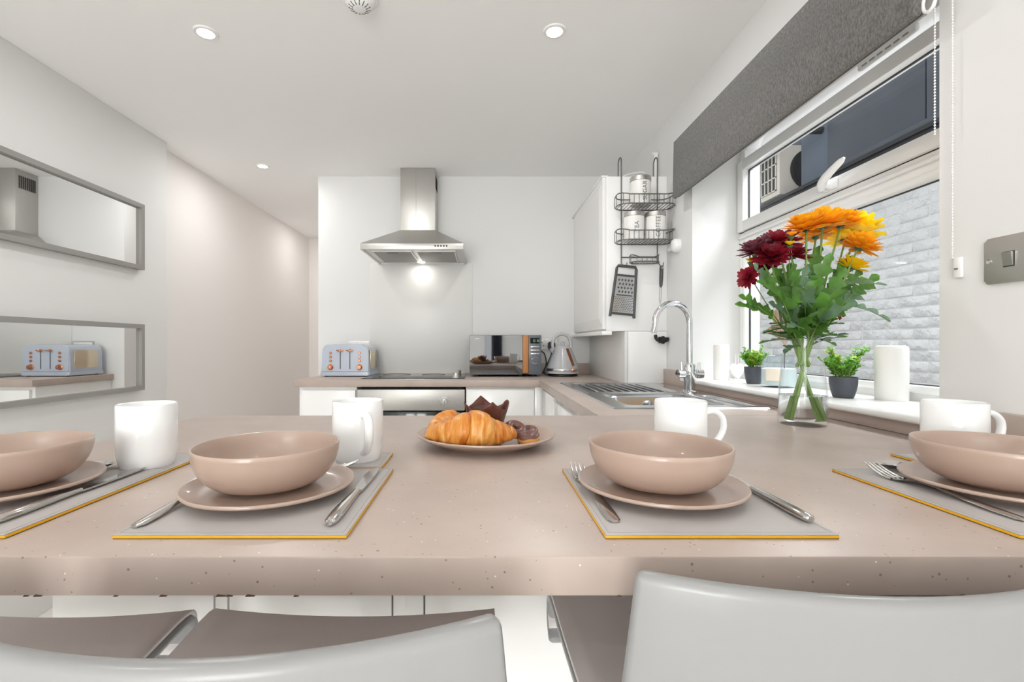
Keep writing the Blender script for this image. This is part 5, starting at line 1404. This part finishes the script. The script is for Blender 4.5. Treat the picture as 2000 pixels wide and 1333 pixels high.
# buds between the burgundy heads
for k, (bx_, by_, dd) in enumerate(((1545, 461, 1.13), (1542, 479, 1.13), (1507, 513, 1.18), (1474, 497, 1.23), (1466, 512, 1.22))):
    flower('yellow_flower_bud', 'small yellow-orange bud among the burgundy blooms', 'small yellow buds in the bouquet', bx_, by_, dd, 0.013, M_orange if k == 0 else M_yellow, [(7, 1.0, 30), (6, 0.7, 60)], (-0.2, -0.4, 0.9), (0.02 - 0.01 * k, -0.02), [], 40 + k, cup=0.5, wide=0.4, stem_r=0.0012)
# leafy sprigs filling the middle of the bouquet
rnd = random.Random(77)
SPR = [(1500, 560, 1.15, .105), (1480, 598, 1.15, .10), (1530, 590, 1.13, .12), (1555, 560, 1.13, .11), (1572, 600, 1.11, .12), (1590, 560, 1.14, .11), (1610, 585, 1.16, .11), (1540, 630, 1.12, .11), (1600, 630, 1.13, .11), (1630, 545, 1.20, .10),
       (1650, 560, 1.19, .09), (1665, 575, 1.17, .11), (1560, 640, 1.10, .10), (1525, 555, 1.22, .11), (1620, 615, 1.2, .10), (1580, 535, 1.2, .10)]
for k, (a, b, dd, L) in enumerate(SPR):
    tip = Vector((px(a, dd), dd, pz(b, dd)))
    side = 1 if a > 1570 else -1
    foot = (-side * 0.018 + rnd.uniform(-.012, .012), rnd.uniform(-.025, .02))
    t = thing('leaf_sprig', 'x', 'foliage', (VX + foot[0], VY + foot[1], WT + 0.016), 0, 'leafy sprigs in the bouquet')
    t['label'] = 'green lobed-leaf sprig filling the middle of the bouquet'
    org = ORIG[t]
    if True:                                    # short sprigs are only tucked into the neck of the bunch
        org = Vector((VX + foot[0] * 0.4, VY + foot[1] * 0.5, WT + 0.150)); t.location = org; ORIG[t] = org
    neck = Vector((VX + side * 0.012, VY - 0.004, WT + 0.20))
    path = catmull([p - org for p in (org, org.lerp(neck, 0.5), neck, neck.lerp(tip, 0.55) + Vector((0, 0, 0.004)), tip)], 5)
    tube('stem', path, [0.0026 * (1.2 - 0.7 * i / (len(path) - 1)) for i in range(len(path))], M_stem, t, 7)
    bs = path[-1]
    out = (path[-1] - path[-5]).normalized()
    for j in range(4):
        p = path[-1 - 2 * j] if j else bs
        dv = (out + Vector((rnd.uniform(-.9, .9), rnd.uniform(-.9, .3), rnd.uniform(-.2, .7)))).normalized() if j else (out + Vector((0.3 * side, -0.2, 0.1)))
        bm = bmesh.new(); leaf_mesh(bm, p, dv, Vector((rnd.uniform(-.4, .4), -0.8, 0.6)), L * rnd.uniform(0.50, 0.74), L * 0.21, 3, rnd.uniform(-0.1, 0.45), 300 + 10 * k + j)
        from_bm('leaf', bm, M_leaf2 if (k + j) % 4 == 0 else M_leaf, t, 60)
# two long jagged leaves reaching towards the window light
for k, (pts_, L) in enumerate((((1640, 560, 1.15), (1708, 551, 1.13)), .11), (((1645, 596, 1.15), (1706, 615, 1.12)), .12)) if False else enumerate(((((1642, 556, 1.15), (1690, 549, 1.13)), .085), (((1645, 598, 1.15), (1690, 597, 1.12)), .085))):
    p0 = Vector((px(pts_[0][0], pts_[0][2]), pts_[0][2], pz(pts_[0][1], pts_[0][2]))); p1 = Vector((px(pts_[1][0], pts_[1][2]), pts_[1][2], pz(pts_[1][1], pts_[1][2])))
    t = thing('jagged_leaf_sprig', 'grey-green jagged leaf reaching out of the bouquet towards the candle' if k == 0 else 'grey-green jagged leaf arching low towards the pillar candle', 'foliage', (VX - 0.01, VY, WT + 0.15))
    org = ORIG[t]; neck = Vector((VX + 0.02, VY, WT + 0.20))
    path = catmull([q - org for q in (org, org.lerp(neck, 0.5), neck, neck.lerp(p0, 0.6), p0)], 5)
    tube('stem', path, 0.0016, M_stem, t, 7)
    bm = bmesh.new(); leaf_mesh(bm, p0 - org, p1 - p0, Vector((0, -0.5, 1)), L, 0.022, 4, 0.22 + 0.25 * k, 900 + k)
    from_bm('leaf', bm, M_leaf2, t, 60)

# ================================================================ things on the window sill
def candle(label, cxp, d, r_, h, group=None):
    t = thing('pillar_candle', label, 'candle', (px(cxp, d), d, SILL))
    lathe('wax', [(0, 0), (r_ - 0.001, 0), (r_, 0.002), (r_, h - 0.008), (r_ - 0.003, h - 0.002), (r_ - 0.009, h), (0.006, h - 0.001), (0, h - 0.002)], M_wax, t, 48)
    tube('wick', catmull([(0, 0, h - 0.003), (0.0005, 0, h + 0.005), (0.003, 0, h + 0.010)], 4), 0.0009, M_cord, t, 6)
candle('fat white pillar candle on the sill past the larger pot plant', 1741, 1.312, 0.0372, 0.150)
candle('slim white pillar candle at the tap end of the sill', 1409, 2.085, 0.0315, 0.155)
# heart-shaped white ornament
ho = thing('white_ornament', 'small white rounded heart ornament between the slim candle and a pot plant', 'ornament', (px(1437, 2.06), 2.05, SILL))
bm = bmesh.new()
pts = []
for k in range(40):
    a = 2 * PI * k / 40
    pts.append((0.026 * math.sin(a) ** 3 * 1.05, 0.046 + 0.0026 * (13 * math.cos(a) - 5 * math.cos(2 * a) - 2 * math.cos(3 * a) - math.cos(4 * a)) * 0.95))
zmin = min(p[1] for p in pts)
pts = [(p[0], p[1] - zmin) for p in pts]
add_prism(bm, pts, 'y', -0.012, 0.012)
bmesh.ops.bevel(bm, geom=[e for e in bm.edges if abs(e.verts[0].co.y - e.verts[1].co.y) < 1e-6], offset=0.005, segments=3, affect='EDGES')
from_bm('heart', bm, M_wax, ho, 60)
lathe('stand', [(0, 0), (0.016, 0), (0.016, 0.003), (0.008, 0.007), (0, 0.008)], M_wax, ho, 24)

def pot_plant(label, cxp, d, rt, rb, h, spread, height, n, seed, mats, tufts):
    rnd = random.Random(seed)
    t = thing('pot_plant', label, 'pot plant', (px(cxp, d), d, SILL), 0, 'small pot plants on the sill')
    lathe('pot', [(0, 0), (rb, 0), (rb + 0.002, 0.003), (rb + (rt - rb) * 0.62, h * 0.32), (rt * 0.98, h * 0.66), (rt, h * 0.94), (rt, h), (rt - 0.003, h), (rt - 0.004, h - 0.008), (0, h - 0.008)], M_pot, t, 40)
    lathe('soil', [(0, h - 0.005), (rt - 0.0045, h - 0.006), (rt - 0.0045, h - 0.0075), (0, h - 0.0075)], M_soil, t, 24)
    bms = [bmesh.new() for _ in mats]; sb = bmesh.new()
    for k in range(n):
        a = rnd.uniform(0, 2 * PI); rr_ = math.sqrt(rnd.random())
        tip = Vector((spread * rr_ * math.cos(a), spread * rr_ * math.sin(a), h + height * (0.45 + 0.55 * rnd.random()) * (1 - 0.35 * rr_)))
        if k < tufts: tip = Vector((spread * 0.85 * (1 if k % 2 else -0.7), spread * rnd.uniform(-.5, .5), h + height * rnd.uniform(0.9, 1.08)))
        b0 = Vector((rt * 0.5 * rr_ * math.cos(a), rt * 0.5 * rr_ * math.sin(a), h - 0.008))
        pth = catmull([b0, b0.lerp(tip, 0.5) + Vector((0, 0, 0.010)), tip], 5)
        add_tube(sb, pth, 0.0008, 4)
        bi = rnd.randrange(len(mats)) if rnd.random() < 0.5 else 0
        if rr_ < 0.5 and len(mats) > 1 and rnd.random() < 0.6: bi = 1
        for j in range(2, len(pth)):
            for q in range(3):
                aa = rnd.uniform(0, 2 * PI); dv = Vector((math.cos(aa), math.sin(aa), rnd.uniform(0.1, 1.0))).normalized()
                L = rnd.uniform(0.011, 0.017); s = dv.cross(Vector((0, 0, 1))).normalized() * L * 0.24; nn = s.cross(dv).normalized() * L * 0.12
                p = pth[j]; bm = bms[bi]
                v = [bm.verts.new(p), bm.verts.new(p + dv * L * 0.5 + s - nn), bm.verts.new(p + dv * L), bm.verts.new(p + dv * L * 0.5 - s - nn), bm.verts.new(p + dv * L * 0.5)]
                bm.faces.new((v[0], v[1], v[4])); bm.faces.new((v[1], v[2], v[4])); bm.faces.new((v[2], v[3], v[4])); bm.faces.new((v[3], v[0], v[4]))
    from_bm('stem', sb, M_stem, t, 50)['kind'] = 'stuff'
    for bm, m_ in zip(bms, mats):
        from_bm('foliage', bm, m_, t, False)['kind'] = 'stuff'
pot_plant('larger green artificial plant in a charcoal pot next to the fat candle', 1647, 1.37, 0.0345, 0.0235, 0.060, 0.056, 0.080, 46, 3, (M_fol, M_fol2), 8)
pot_plant('smaller green artificial plant in a charcoal pot beside the candle jar', 1473, 1.86, 0.0350, 0.025, 0.066, 0.050, 0.080, 40, 9, (M_fol, M_fol2, M_fol2), 2)
# candle jar with label and dried leaf
jr = thing('candle_jar', 'glass candle jar with a cream label on the sill behind the vase', 'candle jar', (px(1521, 1.72), 1.72, SILL))
lathe('jar', [(0, 0), (0.052, 0), (0.057, 0.006), (0.057, 0.082), (0.050, 0.096), (0.047, 0.100), (0.047, 0.112), (0.050, 0.114), (0.0485, 0.116), (0.0455, 0.112), (0.0455, 0.100), (0.0545, 0.082), (0.0545, 0.008), (0, 0.006)], M_jar, jr, 48)
lathe('wax', [(0, 0.0065), (0.0538, 0.0085), (0.0540, 0.066), (0.050, 0.068), (0, 0.066)], M_jarwax, jr, 40)
bm = bmesh.new(); add_grid(bm, lambda u, v: (0.0574 * math.cos(R(195 + 50 * u)), 0.0574 * math.sin(R(195 + 50 * u)), 0.024 + 0.044 * v), 10, 1)
from_bm('label', bm, M_jarlabel, jr, 60)
dl_ = thing('dried_leaf_stick', 'dried beige fan-shaped leaf on a thin stick standing in the candle jar', 'dried leaf', (px(1530, 1.72), 1.715, SILL + 0.066))
tube('stick', [(0, 0, 0), (0.002, 0, 0.06), (0.004, 0, 0.072)], 0.0016, M_black, dl_, 7)
bm = bmesh.new()
def fan(x0, z0, ang, Lf, half, seg=14, yoff=0.0):
    c = bm.verts.new((x0, yoff, z0)); prev = None
    for k in range(seg + 1):
        a = ang - half + 2 * half * k / seg
        L_ = Lf * (1 - 0.05 * (k % 2))
        v = bm.verts.new((x0 + L_ * math.cos(a), yoff + 0.004 * (k % 2) + 0.006 * math.sin(3 * a), z0 + L_ * math.sin(a)))
        if prev: bm.faces.new((c, prev, v))
        prev = v
fan(0.004, 0.070, R(96), 0.150, R(18))
from_bm('leaf', bm, M_dried, dl_, False).modifiers.new('t', 'SOLIDIFY').thickness = 0.0012
bm = bmesh.new(); fan(-0.006, 0.105, R(128), 0.062, R(24), 10, 0.006)
from_bm('side_leaf', bm, M_dried, dl_, False).modifiers.new('t', 'SOLIDIFY').thickness = 0.0012
